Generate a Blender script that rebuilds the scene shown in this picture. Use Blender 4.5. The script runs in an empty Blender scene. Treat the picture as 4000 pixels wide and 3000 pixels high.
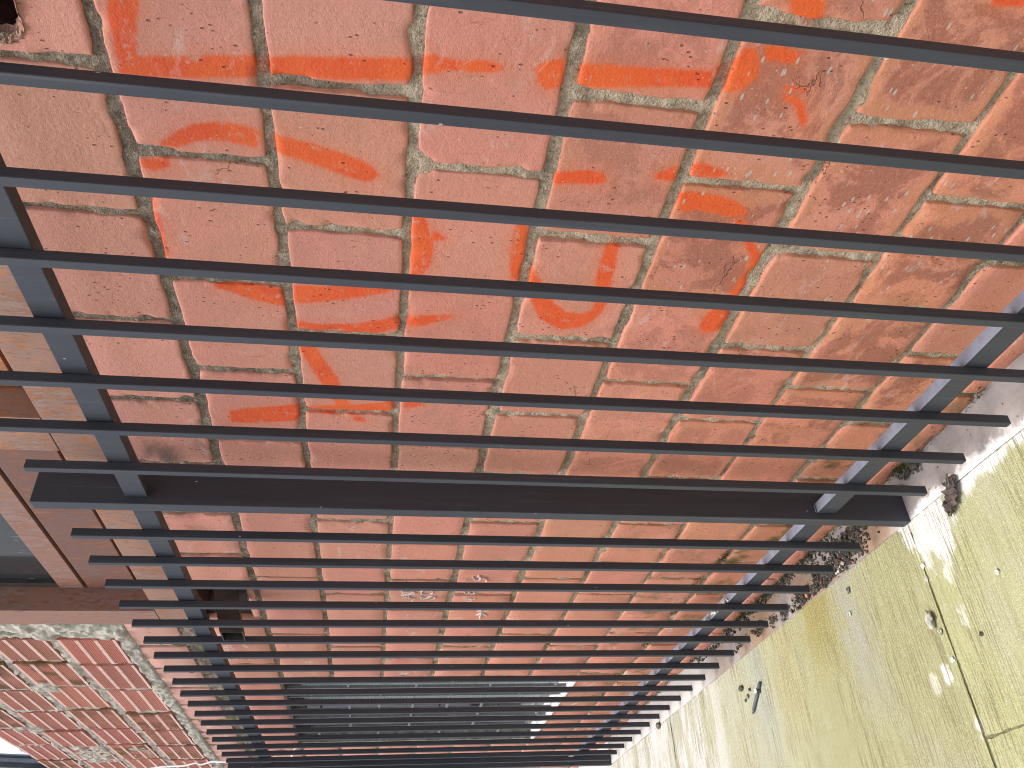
import bpy, bmesh, math, random
import numpy as np
from mathutils import Matrix, Vector, noise as mnoise

C = bpy.context.scene.collection
S = 1.5                      # metres per survey unit
ZC = 1.027 * S               # camera height above the pavement
rnd = random.Random(11)
nrs = np.random.RandomState(5)

# ------------------------------------------------------------------ camera
cam = bpy.data.cameras.new('camera')
cam.sensor_width = 36.0
cam.lens = 3156.6 / 4000 * 36
cam.clip_start = 0.02
cam.clip_end = 500
camo = bpy.data.objects.new('camera', cam)
xr = Vector((0.145983, -0.048152, -0.988115))      # phone was turned: picture right = down
yu = Vector((0.577651, 0.815008, 0.045625))
fw = Vector((-0.803124, 0.577446, -0.146792))
M = Matrix((xr, yu, -fw)).transposed().to_4x4()
M.translation = Vector((0, 0, ZC))
camo.matrix_world = M
C.objects.link(camo)
bpy.context.scene.camera = camo

# ------------------------------------------------------------------ light
SUN_EL, SUN_AZ = math.radians(72), math.radians(205)
w = bpy.data.worlds.new('World')
bpy.context.scene.world = w
w.use_nodes = True
nt = w.node_tree
nt.nodes.clear()
sky = nt.nodes.new('ShaderNodeTexSky')
sky.sky_type = 'NISHITA'
sky.sun_disc = False
sky.sun_elevation = SUN_EL
sky.sun_rotation = SUN_AZ
sky.air_density = 1.0
sky.dust_density = 3.0
hs = nt.nodes.new('ShaderNodeHueSaturation')
hs.inputs['Saturation'].default_value = 0.42       # thin cloud
bg = nt.nodes.new('ShaderNodeBackground')
bg.inputs['Strength'].default_value = 0.14
ow = nt.nodes.new('ShaderNodeOutputWorld')
nt.links.new(sky.outputs[0], hs.inputs['Color'])
nt.links.new(hs.outputs[0], bg.inputs['Color'])
nt.links.new(bg.outputs[0], ow.inputs[0])
sun = bpy.data.lights.new('sun', 'SUN')
sun.energy = 1.5
sun.angle = math.radians(30)
sun.color = (1.0, 0.98, 0.955)
suno = bpy.data.objects.new('sun', sun)
sd = Vector((math.sin(SUN_AZ) * math.cos(SUN_EL), math.cos(SUN_AZ) * math.cos(SUN_EL), math.sin(SUN_EL)))
suno.rotation_euler = sd.to_track_quat('Z', 'Y').to_euler()
C.objects.link(suno)
vs = bpy.context.scene.view_settings
vs.view_transform = 'Standard'
vs.look = 'None'
vs.gamma = 1
bpy.context.scene.cycles.filter_width = 1.05
vs.use_curve_mapping = False
vs.exposure = 1.14

# ------------------------------------------------------------------ helpers
def vnoise(x, y, seed=0):
    x = np.asarray(x, float); y = np.asarray(y, float)
    xi = np.floor(x).astype(np.int64); yi = np.floor(y).astype(np.int64)
    fx = x - xi; fy = y - yi
    fx = fx * fx * (3 - 2 * fx); fy = fy * fy * (3 - 2 * fy)
    def h(a, b):
        n = (a * 374761393 + b * 668265263 + seed * 974634777) & 0xffffffff
        n = ((n ^ (n >> 13)) * 1274126177) & 0xffffffff
        n = n ^ (n >> 16)
        return (n & 0xffff) / 65535.0
    a = h(xi, yi); b = h(xi + 1, yi); c = h(xi, yi + 1); d = h(xi + 1, yi + 1)
    return (a + (b - a) * fx) * (1 - fy) + (c + (d - c) * fx) * fy

def fbm(x, y, seed=0, n=3):
    r = 0; a = 0.5; f = 1.0
    for i in range(n):
        r = r + a * (vnoise(x * f, y * f, seed + i) - 0.5); a *= 0.5; f *= 2.1
    return r

def link(name, me, mat=None, parent=None, smooth=False):
    me.name = name
    if mat and not me.materials: me.materials.append(mat)
    o = bpy.data.objects.new(name, me)
    C.objects.link(o)
    if parent: o.parent = parent
    if smooth: me.shade_smooth()
    return o

def mesh(name, v, f, mat=None, parent=None, smooth=False):
    me = bpy.data.meshes.new(name)
    me.from_pydata([tuple(p) for p in v], [], [tuple(q) for q in f])
    me.update()
    return link(name, me, mat, parent, smooth)

def gridmesh(name, P, mat=None, parent=None, keep=None, smooth=True):
    """P: (n,m,3) array of points -> quad grid; keep: (n-1,m-1) bool."""
    n, m = P.shape[:2]
    idx = np.arange(n * m).reshape(n, m)
    q = np.stack([idx[:-1, :-1], idx[1:, :-1], idx[1:, 1:], idx[:-1, 1:]], -1)
    q = q[keep] if keep is not None else q.reshape(-1, 4)
    me = bpy.data.meshes.new(name)
    me.vertices.add(n * m)
    me.vertices.foreach_set('co', P.reshape(-1).astype(np.float32))
    me.loops.add(q.size)
    me.loops.foreach_set('vertex_index', q.reshape(-1).astype(np.int32))
    me.polygons.add(len(q))
    me.polygons.foreach_set('loop_start', np.arange(0, q.size, 4, dtype=np.int32))
    me.update(calc_edges=True)
    me.validate()
    return link(name, me, mat, parent, smooth)

def empty(name, loc=(0, 0, 0)):
    o = bpy.data.objects.new(name, None)
    o.location = loc
    C.objects.link(o)
    return o

def tag(o, label=None, cat=None, group=None, kind=None):
    if label: o['label'] = label
    if cat: o['category'] = cat
    if group: o['group'] = group
    if kind: o['kind'] = kind
    return o

def boxdata(x0, x1, y0, y1, z0, z1):
    x0, x1 = sorted((x0, x1)); y0, y1 = sorted((y0, y1)); z0, z1 = sorted((z0, z1))
    v = [(x0, y0, z0), (x1, y0, z0), (x1, y1, z0), (x0, y1, z0), (x0, y0, z1), (x1, y0, z1), (x1, y1, z1), (x0, y1, z1)]
    f = [(0, 3, 2, 1), (4, 5, 6, 7), (0, 1, 5, 4), (1, 2, 6, 5), (2, 3, 7, 6), (3, 0, 4, 7)]
    return v, f

def box(name, x0, x1, y0, y1, z0, z1, mat, parent=None, bev=0.0):
    v, f = boxdata(x0, x1, y0, y1, z0, z1)
    if not bev: return mesh(name, v, f, mat, parent)
    bm = bmesh.new()
    vv = [bm.verts.new(p) for p in v]
    for q in f: bm.faces.new([vv[i] for i in q])
    bmesh.ops.bevel(bm, geom=bm.edges[:], offset=bev, segments=2, affect='EDGES', profile=0.6)
    me = bpy.data.meshes.new(name); bm.to_mesh(me); bm.free()
    return link(name, me, mat, parent)

def ubox(name, x0, x1, y0, y1, z0, z1, mat, parent=None, bev=0.0):
    """box given in survey units relative to the camera"""
    return box(name, x0 * S, x1 * S, y0 * S, y1 * S, z0 * S + ZC, z1 * S + ZC, mat, parent, bev)

def tube(name, pts, r, mat, parent=None, seg=8, taper=None):
    v = []; f = []
    n = len(pts)
    for i, p in enumerate(pts):
        p = Vector(p)
        d = (Vector(pts[min(i + 1, n - 1)]) - Vector(pts[max(i - 1, 0)])).normalized()
        a = d.cross(Vector((0.3, 0.2, 0.93))).normalized(); b = d.cross(a)
        rr = r * (taper[i] if taper else 1)
        for k in range(seg):
            t = 2 * math.pi * k / seg
            v.append(p + a * math.cos(t) * rr + b * math.sin(t) * rr)
    for i in range(n - 1):
        for k in range(seg):
            f.append((i * seg + k, i * seg + (k + 1) % seg, (i + 1) * seg + (k + 1) % seg, (i + 1) * seg + k))
    f.append(tuple(range(seg))[::-1]); f.append(tuple((n - 1) * seg + k for k in range(seg)))
    return mesh(name, v, f, mat, parent, True)

# ------------------------------------------------------------------ node helper
class N:
    def __init__(s, name):
        s.m = bpy.data.materials.new(name); s.m.use_nodes = True
        s.t = s.m.node_tree; s.t.nodes.clear()
        s.o = s.t.nodes.new('ShaderNodeOutputMaterial')
        s.b = s.t.nodes.new('ShaderNodeBsdfPrincipled')
        s.t.links.new(s.b.outputs[0], s.o.inputs[0])
    def n(s, ty, **k):
        x = s.t.nodes.new(ty)
        for a, v in k.items(): setattr(x, a, v)
        return x
    def set(s, sock, v):
        if isinstance(v, bpy.types.NodeSocket): s.t.links.new(v, sock)
        elif isinstance(v, tuple) and len(v) == 3 and sock.type == 'RGBA': sock.default_value = (*v, 1)
        else: sock.default_value = v
    def pos(s):
        return s.n('ShaderNodeNewGeometry').outputs['Position']
    def gen(s):
        return s.n('ShaderNodeTexCoord').outputs['Generated']
    def map(s, vec, scale=(1, 1, 1), loc=(0, 0, 0)):
        x = s.n('ShaderNodeMapping'); s.set(x.inputs[0], vec)
        s.set(x.inputs['Scale'], Vector(scale)); s.set(x.inputs['Location'], Vector(loc) if not isinstance(loc, bpy.types.NodeSocket) else loc)
        return x.outputs[0]
    def noise(s, vec, scale, detail=4, rough=0.55, dist=0.0, col=False):
        x = s.n('ShaderNodeTexNoise'); s.set(x.inputs['Vector'], vec)
        x.inputs['Scale'].default_value = scale; x.inputs['Detail'].default_value = detail
        x.inputs['Roughness'].default_value = rough; x.inputs['Distortion'].default_value = dist
        return x.outputs['Color' if col else 'Fac']
    def vor(s, vec, scale, rand=1.0, feature='F1'):
        x = s.n('ShaderNodeTexVoronoi', feature=feature); s.set(x.inputs['Vector'], vec)
        x.inputs['Scale'].default_value = scale; x.inputs['Randomness'].default_value = rand
        return x.outputs['Distance']
    def ramp(s, v, a, b, lo=0.0, hi=1.0):
        x = s.n('ShaderNodeMapRange', interpolation_type='SMOOTHSTEP'); s.set(x.inputs[0], v)
        x.inputs[1].default_value = a; x.inputs[2].default_value = b; x.inputs[3].default_value = lo; x.inputs[4].default_value = hi
        return x.outputs[0]
    def math(s, op, a, b=0.0, c=0.0):
        x = s.n('ShaderNodeMath', operation=op)
        s.set(x.inputs[0], a); s.set(x.inputs[1], b); s.set(x.inputs[2], c)
        return x.outputs[0]
    def mul(s, *a):
        r = a[0]
        for q in a[1:]: r = s.math('MULTIPLY', r, q)
        return r
    def math_vec(s, v, c):
        a = s.n('ShaderNodeVectorMath', operation='SCALE'); s.set(a.inputs[0], c); a.inputs['Scale'].default_value = 0.06
        b = s.n('ShaderNodeVectorMath', operation='ADD'); s.set(b.inputs[0], v); s.set(b.inputs[1], a.outputs[0]); return b.outputs[0]
    def mix(s, f, a, b, mode='MIX'):
        x = s.n('ShaderNodeMix', data_type='RGBA', blend_type=mode, clamp_factor=True)
        s.set(x.inputs[0], f); s.set(x.inputs[6], a); s.set(x.inputs[7], b)
        return x.outputs[2]
    def xyz(s, v):
        x = s.n('ShaderNodeSeparateXYZ'); s.set(x.inputs[0], v); return x.outputs
    def attr(s, name, ty='OBJECT'):
        x = s.n('ShaderNodeAttribute', attribute_type=ty, attribute_name=name); return x.outputs
    def bump(s, h, dist, strength=1.0, nrm=None):
        x = s.n('ShaderNodeBump'); s.set(x.inputs['Height'], h)
        x.inputs['Distance'].default_value = dist; x.inputs['Strength'].default_value = strength
        if nrm is not None: s.set(x.inputs['Normal'], nrm)
        return x.outputs[0]
    def done(s, col, rough=0.8, nrm=None, spec=0.3, metal=0.0):
        s.set(s.b.inputs['Base Color'], col); s.set(s.b.inputs['Roughness'], rough)
        s.b.inputs['Specular IOR Level'].default_value = spec
        s.set(s.b.inputs['Metallic'], metal)
        if nrm is not None: s.set(s.b.inputs['Normal'], nrm)
        return s.m

# ------------------------------------------------------------------ materials
def mat_brick():
    k = N('brick_clay'); p = k.pos()
    oi = k.n('ShaderNodeObjectInfo')
    rv = k.n('ShaderNodeCombineXYZ'); k.set(rv.inputs[0], k.math('MULTIPLY', oi.outputs['Random'], 37.0)); k.set(rv.inputs[1], k.math('MULTIPLY', oi.outputs['Random'], 91.0))
    q = k.n('ShaderNodeVectorMath', operation='ADD'); k.set(q.inputs[0], p); k.set(q.inputs[1], rv.outputs[0]); q = q.outputs[0]
    base = oi.outputs['Color']
    big = k.noise(q, 7, 4, 0.6, 0.6)
    col = k.mix(k.ramp(big, 0.38, 0.7), base, k.mix(0.55, base, (0.52, 0.24, 0.165)))
    # pale bloom rubbed over the face
    bl = k.noise(k.map(q, (14, 14, 9)), 1.0, 6, 0.7, 0.4)
    col = k.mix(k.mul(k.ramp(bl, 0.48, 0.76), 0.26), col, (0.62, 0.34, 0.25))
    # fired darker skin, strongest on some bricks, edges left pale
    g = k.xyz(k.gen())
    eu = k.math('SUBTRACT', 0.5, k.math('ABSOLUTE', k.math('SUBTRACT', g[0], 0.5)))
    ev = k.math('SUBTRACT', 0.5, k.math('ABSOLUTE', k.math('SUBTRACT', g[2], 0.5)))
    e = k.math('MINIMUM', eu, ev)
    wob = k.noise(q, 11, 4, 0.6, 0.8)
    inside = k.ramp(k.math('ADD', e, k.mul(k.math('SUBTRACT', wob, 0.5), 0.5)), 0.05, 0.12)
    fire = k.mul(k.attr('fire')[2], inside, k.ramp(k.noise(q, 7, 7, 0.72, 0.5), 0.44, 0.54))
    col = k.mix(k.mul(fire, 0.60), col, (0.25, 0.072, 0.045))
    rim = k.mul(k.attr('fire')[2], k.math('SUBTRACT', 1.0, inside), 0.55)
    col = k.mix(rim, col, (0.50, 0.20, 0.10))
    # fine mottling and drag marks from the extruder (vertical)
    fine = k.noise(q, 210, 4, 0.8)
    col = k.mix(k.ramp(fine, 0.50, 0.72, 0.0, 0.45), col, k.mix(0.6, col, (0.17, 0.06, 0.045)))
    col = k.mix(k.ramp(fine, 0.46, 0.28, 0.0, 0.5), col, (0.66, 0.38, 0.29))
    drag = k.noise(k.map(q, (170, 170, 22)), 1.0, 4, 0.7)
    col = k.mix(k.ramp(drag, 0.62, 0.78, 0, 0.35), col, (0.22, 0.075, 0.05))
    # paint (spray): signed distance stored on the face
    sdf = k.attr('paint', 'GEOMETRY')[2]
    pn = k.noise(p, 55, 5, 0.7); pn2 = k.noise(p, 260, 2, 0.6)
    d = k.math('ADD', k.math('SUBTRACT', sdf, 0.0035), k.mul(k.math('SUBTRACT', pn, 0.5), 0.012))
    soft = k.ramp(d, -0.008, 0.003)                       # 0 in the stroke
    pf = k.math('SUBTRACT', 1.0, soft)
    worn = k.ramp(k.noise(q, 34, 7, 0.8), 0.57, 0.62)
    pf = k.mul(pf, k.math('SUBTRACT', 1.0, k.mul(worn, 0.9)), k.ramp(pn2, 0.2, 0.42, 0.65, 1.0))
    pcol = k.mix(k.ramp(big, 0.35, 0.65), (0.68, 0.058, 0.008), (0.74, 0.10, 0.014))
    col = k.mix(k.math('MULTIPLY', pf, 0.95), col, pcol)
    over = k.math('SUBTRACT', 1.0, k.ramp(sdf, -0.002, 0.040))     # overspray
    col = k.mix(k.mul(over, k.ramp(pn2, 0.25, 0.65), 0.34), col, (0.64, 0.15, 0.045))
    # pits
    pv = k.map(q, (1, 1, 0.45))
    pit = k.math('SUBTRACT', 1.0, k.ramp(k.vor(pv, 95), 0.08, 0.19))
    pit = k.mul(pit, k.ramp(k.noise(q, 16, 3), 0.50, 0.60))
    col = k.mix(k.mul(pit, 0.6), col, (0.075, 0.034, 0.028))
    # lime specks
    sp = k.math('SUBTRACT', 1.0, k.ramp(k.vor(k.map(q, (1, 1, 0.6), (3.3, 1.2, 7.7)), 75), 0.05, 0.12))
    sp = k.mul(sp, k.ramp(k.noise(q, 13, 2), 0.5, 0.6))
    col = k.mix(k.mul(sp, 0.7), col, (0.62, 0.56, 0.50))
    # slanted cement splashes
    rot = k.n('ShaderNodeMapping'); k.set(rot.inputs[0], p); rot.inputs['Rotation'].default_value = (0, 0.55, 0); rot.inputs['Scale'].default_value = (24, 24, 70)
    spl = k.math('SUBTRACT', 1.0, k.ramp(k.vor(rot.outputs[0], 1.0), 0.13, 0.2))
    spl = k.mul(spl, k.attr('splash')[2], k.ramp(k.noise(p, 8, 3), 0.45, 0.55))
    col = k.mix(k.mul(spl, 0.85), col, (0.47, 0.43, 0.38))
    # white lime wash and green growth
    lw = k.mul(k.attr('lime')[2], k.ramp(k.noise(k.map(q, (9, 9, 20)), 1.0, 6, 0.7, 0.6), 0.56, 0.68))
    col = k.mix(k.mul(lw, 0.75), col, (0.66, 0.60, 0.55))
    gm = k.mul(k.attr('moss')[2], k.ramp(k.noise(p, 9, 5, 0.65), 0.50, 0.68))
    gcol = k.mix(k.noise(p, 60, 3), (0.12, 0.10, 0.015), (0.06, 0.075, 0.02))
    col = k.mix(k.mul(gm, 0.8), col, gcol)
    grime = k.mul(k.attr('soot')[2], k.ramp(k.noise(k.map(q, (5, 5, 9)), 1.0, 4), 0.45, 0.7))
    col = k.mix(k.mul(grime, 0.8), col, (0.07, 0.062, 0.06))
    h = k.math('ADD', k.mul(fine, 0.55), k.mul(k.noise(q, 60, 6, 0.75), 1.0))
    crk = k.n('ShaderNodeTexVoronoi', feature='DISTANCE_TO_EDGE'); k.set(crk.inputs['Vector'], k.map(k.math_vec(q, k.noise(q, 30, 4, 0.6, 0, True)), (1, 1, 2.2))); crk.inputs['Scale'].default_value = 3.2
    ck = k.mul(k.math('SUBTRACT', 1.0, k.ramp(crk.outputs['Distance'], 0.002, 0.008)), k.ramp(k.noise(q, 4, 2), 0.66, 0.70))
    col = k.mix(k.mul(ck, 0.6), col, (0.10, 0.04, 0.03))
    h = k.math('SUBTRACT', h, ck)
    h = k.math('SUBTRACT', h, k.mul(pit, 1.3))
    h = k.math('SUBTRACT', h, k.mul(k.ramp(drag, 0.62, 0.78), 0.3))
    return k.done(col, k.math('ADD', 0.72, k.mul(pf, -0.12)), k.bump(h, 0.0032, 0.9), 0.3)

def mat_mortar():
    k = N('mortar'); p = k.pos(); c = k.xyz(p)
    n1 = k.noise(p, 5, 4, 0.6); n2 = k.noise(p, 130, 4, 0.75); n3 = k.noise(p, 34, 5, 0.7)
    hi = k.ramp(c[2], 1.40, 2.02)      # older, greyer joints up the wall
    col = k.mix(hi, (0.52, 0.42, 0.31), (0.25, 0.205, 0.165))
    col = k.mix(k.ramp(n3, 0.35, 0.7), col, k.mix(0.6, col, (0.14, 0.10, 0.07)))
    col = k.mix(k.mul(k.ramp(n2, 0.48, 0.68), k.math('SUBTRACT', 1.0, k.mul(hi, 0.5))), col, (0.58, 0.46, 0.33))
    col = k.mix(k.ramp(k.noise(p, 230, 3, 0.8), 0.52, 0.68, 0, 0.6), col, (0.11, 0.08, 0.055))
    col = k.mix(k.ramp(n1, 0.5, 0.7, 0, 0.6), col, (0.085, 0.07, 0.058))
    far = k.ramp(c[0], -2.3, -3.2)
    gl = k.mul(far, k.ramp(k.noise(p, 7, 5, 0.7), 0.47, 0.60))
    low = k.mul(k.ramp(c[2], 0.42, 0.10), k.ramp(k.noise(p, 9, 5, 0.7), 0.42, 0.58))
    gm = k.math('MAXIMUM', k.mul(gl, 0.7), k.mul(low, 0.8))
    col = k.mix(gm, col, k.mix(k.noise(p, 90, 3), (0.05, 0.055, 0.015), (0.17, 0.17, 0.04)))
    sdf = k.attr('paint', 'GEOMETRY')[2]
    pf = k.math('SUBTRACT', 1.0, k.ramp(k.math('ADD', sdf, k.mul(k.math('SUBTRACT', n3, 0.5), 0.03)), -0.012, 0.004))
    col = k.mix(k.mul(pf, 0.5), col, (0.50, 0.10, 0.045))
    sg = k.noise(p, 95, 3, 0.8)
    col = k.mix(k.ramp(sg, 0.56, 0.68, 0, 0.55), col, (0.58, 0.50, 0.38))
    col = k.mix(k.ramp(sg, 0.44, 0.32, 0, 0.65), col, (0.075, 0.06, 0.045))
    h = k.math('ADD', n3, k.math('ADD', k.mul(n2, 0.6), k.mul(sg, 0.7)))
    return k.done(col, 0.95, k.bump(h, 0.010, 1.0), 0.15)

def mat_paint_steel():
    k = N('anthracite_paint'); p = k.pos()
    n = k.noise(k.map(p, (40, 40, 3)), 1.0, 4, 0.6)
    col = k.mix(k.ramp(n, 0.35, 0.7), (0.029, 0.0315, 0.042), (0.038, 0.041, 0.053))
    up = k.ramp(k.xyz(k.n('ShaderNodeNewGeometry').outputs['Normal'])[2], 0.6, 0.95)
    col = k.mix(k.mul(up, k.ramp(k.noise(p, 30, 4), 0.2, 0.6, 0.6, 1.0)), col, (0.20, 0.205, 0.255))  # up-facing faces paler: settled dust plus sky brightness painted into the colour
    dust = k.ramp(k.noise(p, 22, 5, 0.7), 0.62, 0.8, 0, 0.35)
    col = k.mix(dust, col, (0.13, 0.125, 0.12))
    oi = k.n('ShaderNodeObjectInfo')
    col = k.mix(k.math('MULTIPLY', oi.outputs['Random'], 0.25), col, (0.06, 0.064, 0.075))
    st = k.ramp(k.noise(k.map(p, (90, 90, 2.2)), 1.0, 4, 0.7), 0.56, 0.72, 0, 0.35)
    col = k.mix(st, col, (0.10, 0.10, 0.105))
    sc = k.math('SUBTRACT', 1.0, k.ramp(k.vor(k.map(p, (1, 1, 0.45)), 30), 0.03, 0.06))
    sc = k.mul(sc, k.ramp(k.noise(p, 6, 2), 0.52, 0.58))
    col = k.mix(k.mul(sc, 0.8), col, (0.45, 0.43, 0.38))
    return k.done(col, k.ramp(n, 0.3, 0.7, 0.46, 0.6), k.bump(k.noise(p, 420, 2), 0.0004, 0.5), 0.36)

def mat_rust(name, dark, mid, pale, wp, wo, sx=1.0):
    k = N(name); p = k.pos()
    fl = k.noise(k.map(p, (95, 95, 26)), 1.0, 5, 0.65, 0.6)
    fl2 = k.noise(k.map(p, (60, 60, 18)), 1.0, 5, 0.7, 0.3)
    big = k.noise(p, 4.5, 4, 0.6, 0.5)
    col = k.mix(k.ramp(big, 0.4, 0.62), dark, mid)
    col = k.mix(k.mul(k.ramp(fl2, 0.48, 0.66), wo), col, (0.44, 0.165, 0.05))
    col = k.mix(k.mul(k.ramp(big, 0.62, 0.38), k.ramp(fl2, 0.56, 0.44), wp), col, pale)
    col = k.mix(k.ramp(k.noise(k.map(p, (90, 90, 26)), 1.0, 4, 0.6), 0.58, 0.68, 0, 0.6), col, (0.17, 0.065, 0.038))
    col = k.mix(k.ramp(k.noise(p, 220, 2), 0.5, 0.8, 0, 0.4), col, (0.09, 0.05, 0.04))
    sc = k.math('SUBTRACT', 1.0, k.ramp(k.vor(k.map(p, (1, 1, 0.22), (1.1, 0, 4)), 38), 0.02, 0.045))
    sc = k.mul(sc, k.ramp(k.noise(p, 5, 2), 0.5, 0.56))
    col = k.mix(sc, col, (0.62, 0.52, 0.42))
    return k.done(col, 0.62, k.bump(fl2, 0.0012, 0.6), 0.35)

def mat_simple(name, a, b, scale=20, rough=0.8, bump=0.002, spec=0.3, stretch=(1, 1, 1), metal=0.0):
    k = N(name); p = k.map(k.pos(), stretch)
    n = k.noise(p, scale, 5, 0.65); n2 = k.noise(p, scale * 7, 3, 0.6)
    col = k.mix(k.ramp(n, 0.35, 0.68), a, b)
    col = k.mix(k.ramp(n2, 0.5, 0.8, 0, 0.35), col, tuple(c * 0.4 for c in a))
    return k.done(col, rough, k.bump(k.math('ADD', n, k.mul(n2, 0.4)), bump, 0.8), spec, metal)

def mat_slab():
    k = N('broomed_concrete'); p = k.pos(); c = k.xyz(p)
    x = c[0]; y = c[1]
    base = k.mix(k.noise(p, 2.2, 4, 0.6), (0.37, 0.355, 0.31), (0.45, 0.435, 0.40))
    # broom drag lines run out from the wall
    dx = k.noise(k.map(p, (6, 1.2, 1)), 1.0, 2)
    br = k.noise(k.map(p, (190, 5.5, 1)), 1.0, 4, 0.7, 0.25)
    br2 = k.noise(k.map(p, (52, 2.0, 1)), 1.0, 3, 0.6)
    band = k.ramp(k.noise(k.map(p, (7, 0.8, 1)), 1.0, 3), 0.40, 0.60)
    grain = k.noise(p, 330, 3, 0.85)
    # green-yellow algae film
    al = k.noise(k.map(p, (1.6, 1.0, 1)), 1.0, 5, 0.6, 0.5)
    near = k.ramp(x, -3.5, -2.3)
    alf = k.math('ADD', k.ramp(al, 0.26, 0.52, 0.45, 1.0), k.mul(k.math('SUBTRACT', near, 1.0), 0.42))
    alc = k.mix(k.noise(p, 15, 4, 0.7), (0.295, 0.300, 0.115), (0.385, 0.378, 0.205))
    col = k.mix(alf, base, alc)
    # brighter green flecks
    fk = k.mul(k.ramp(k.noise(p, 28, 6, 0.75), 0.60, 0.68), k.ramp(k.noise(p, 3, 3), 0.45, 0.6))
    col = k.mix(k.mul(fk, 0.6), col, (0.46, 0.50, 0.10))
    past_joint = k.mul(k.ramp(x, -2.0, -2.06), k.ramp(x, -3.3, -2.6), k.ramp(k.noise(k.map(p, (2.2, 1.2, 1)), 1.0, 4, 0.6), 0.3, 0.6, 0.45, 1.0))  # darker, greener tone on the slab past the joint
    col = k.mix(k.mul(past_joint, 0.5), col, (0.225, 0.21, 0.105))
    # ochre run below the soil heap, grey run beside it
    def run(x0, wd, y0, y1):
        u = k.math('ABSOLUTE', k.math('SUBTRACT', k.math('ADD', x, k.math('ADD', k.mul(k.math('SUBTRACT', dx, 0.5), 0.25), k.mul(k.math('SUBTRACT', k.noise(k.map(p, (24, 6, 1)), 1.0, 5, 0.75), 0.5), 0.30))), x0))
        return k.mul(k.ramp(u, wd, wd * 0.25), k.ramp(y, y0, y1), k.ramp(grain, 0.25, 0.6, 0.6, 1.0))
    col = k.mix(k.mul(run(-2.66, 0.20, 0.62, 0.95), 0.95), col, (0.235, 0.19, 0.03))
    col = k.mix(k.mul(run(-2.42, 0.13, 0.40, 0.80), 0.7), col, (0.27, 0.265, 0.25))
    col = k.mix(k.mul(run(-3.22, 0.16, 0.35, 0.80), 0.8), col, (0.30, 0.32, 0.28))
    col = k.mix(k.mul(run(-2.95, 0.13, 0.5, 0.8), 0.6), col, (0.33, 0.28, 0.12))
    # lime runs farther along
    wf = k.mul(k.ramp(x, -3.45, -3.9), k.ramp(k.noise(k.map(p, (9, 1.4, 1)), 1.0, 6, 0.7, 0.5), 0.40, 0.54))
    col = k.mix(k.mul(wf, 0.9), col, (0.60, 0.585, 0.58))
    # lime along the edge of the footing and round the post
    d = k.n('ShaderNodeVectorMath', operation='DISTANCE'); k.set(d.inputs[0], k.map(p, (1, 1, 0))); d.inputs[1].default_value = (-1.93, 0.955, 0)
    wob = k.mul(k.math('SUBTRACT', k.noise(k.map(p, (16, 5, 1)), 1.0, 5, 0.7), 0.5), 0.36)
    pw = k.mul(k.ramp(k.math('ADD', d.outputs['Value'], wob), 0.13, 0.085), k.ramp(grain, 0.62, 0.5, 0.25, 1.0))
    eg = k.mul(k.ramp(k.math('ADD', y, k.mul(wob, 0.35)), 0.955, 0.985), k.ramp(x, -1.95, -1.7))
    col = k.mix(k.math('MAXIMUM', pw, eg), col, (0.70, 0.69, 0.68))
    vo = k.math('SUBTRACT', 1.0, k.ramp(k.math('ADD', k.vor(k.map(p, (1, 0.6, 0)), 9), k.mul(k.math('SUBTRACT', k.noise(p, 40, 4), 0.5), 0.3)), 0.14, 0.24))
    wp = k.mul(vo, k.ramp(k.math('ABSOLUTE', k.math('ADD', x, 2.02)), 0.16, 0.05), k.ramp(y, 0.2, 0.45))
    col = k.mix(k.mul(wp, 0.9), col, (0.80, 0.79, 0.76))
    lz = k.mul(0.8, k.ramp(y, 0.42, 0.15), k.ramp(k.noise(k.map(p, (4, 2.5, 1)), 1.0, 5, 0.65, 0.3), 0.42, 0.62))
    col = k.mix(k.mul(lz, 0.8), col, (0.66, 0.65, 0.59))
    # dirt in the drag lines
    dk = k.mul(k.ramp(br, 0.48, 0.58), k.math('ADD', 0.35, k.mul(band, 0.65)))
    col = k.mix(k.mul(dk, 0.8), col, (0.13, 0.11, 0.045))
    col = k.mix(k.ramp(grain, 0.51, 0.64, 0, 0.7), col, (0.15, 0.13, 0.07))
    col = k.mix(k.ramp(grain, 0.48, 0.34, 0, 0.6), col, (0.72, 0.69, 0.53))
    g2 = k.noise(k.map(p, (1, 0.55, 1)), 150, 4, 0.8)
    col = k.mix(k.ramp(g2, 0.54, 0.68, 0, 0.40), col, (0.15, 0.13, 0.065))
    col = k.mix(k.ramp(g2, 0.46, 0.34, 0, 0.35), col, (0.66, 0.63, 0.47))
    h = k.math('ADD', k.mul(br, 1.0), k.math('ADD', k.mul(br2, 0.6), k.math('ADD', k.mul(grain, 0.45), k.mul(g2, 0.5))))
    return k.done(col, 0.93, k.bump(h, 0.0035, 0.8), 0.2)

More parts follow.
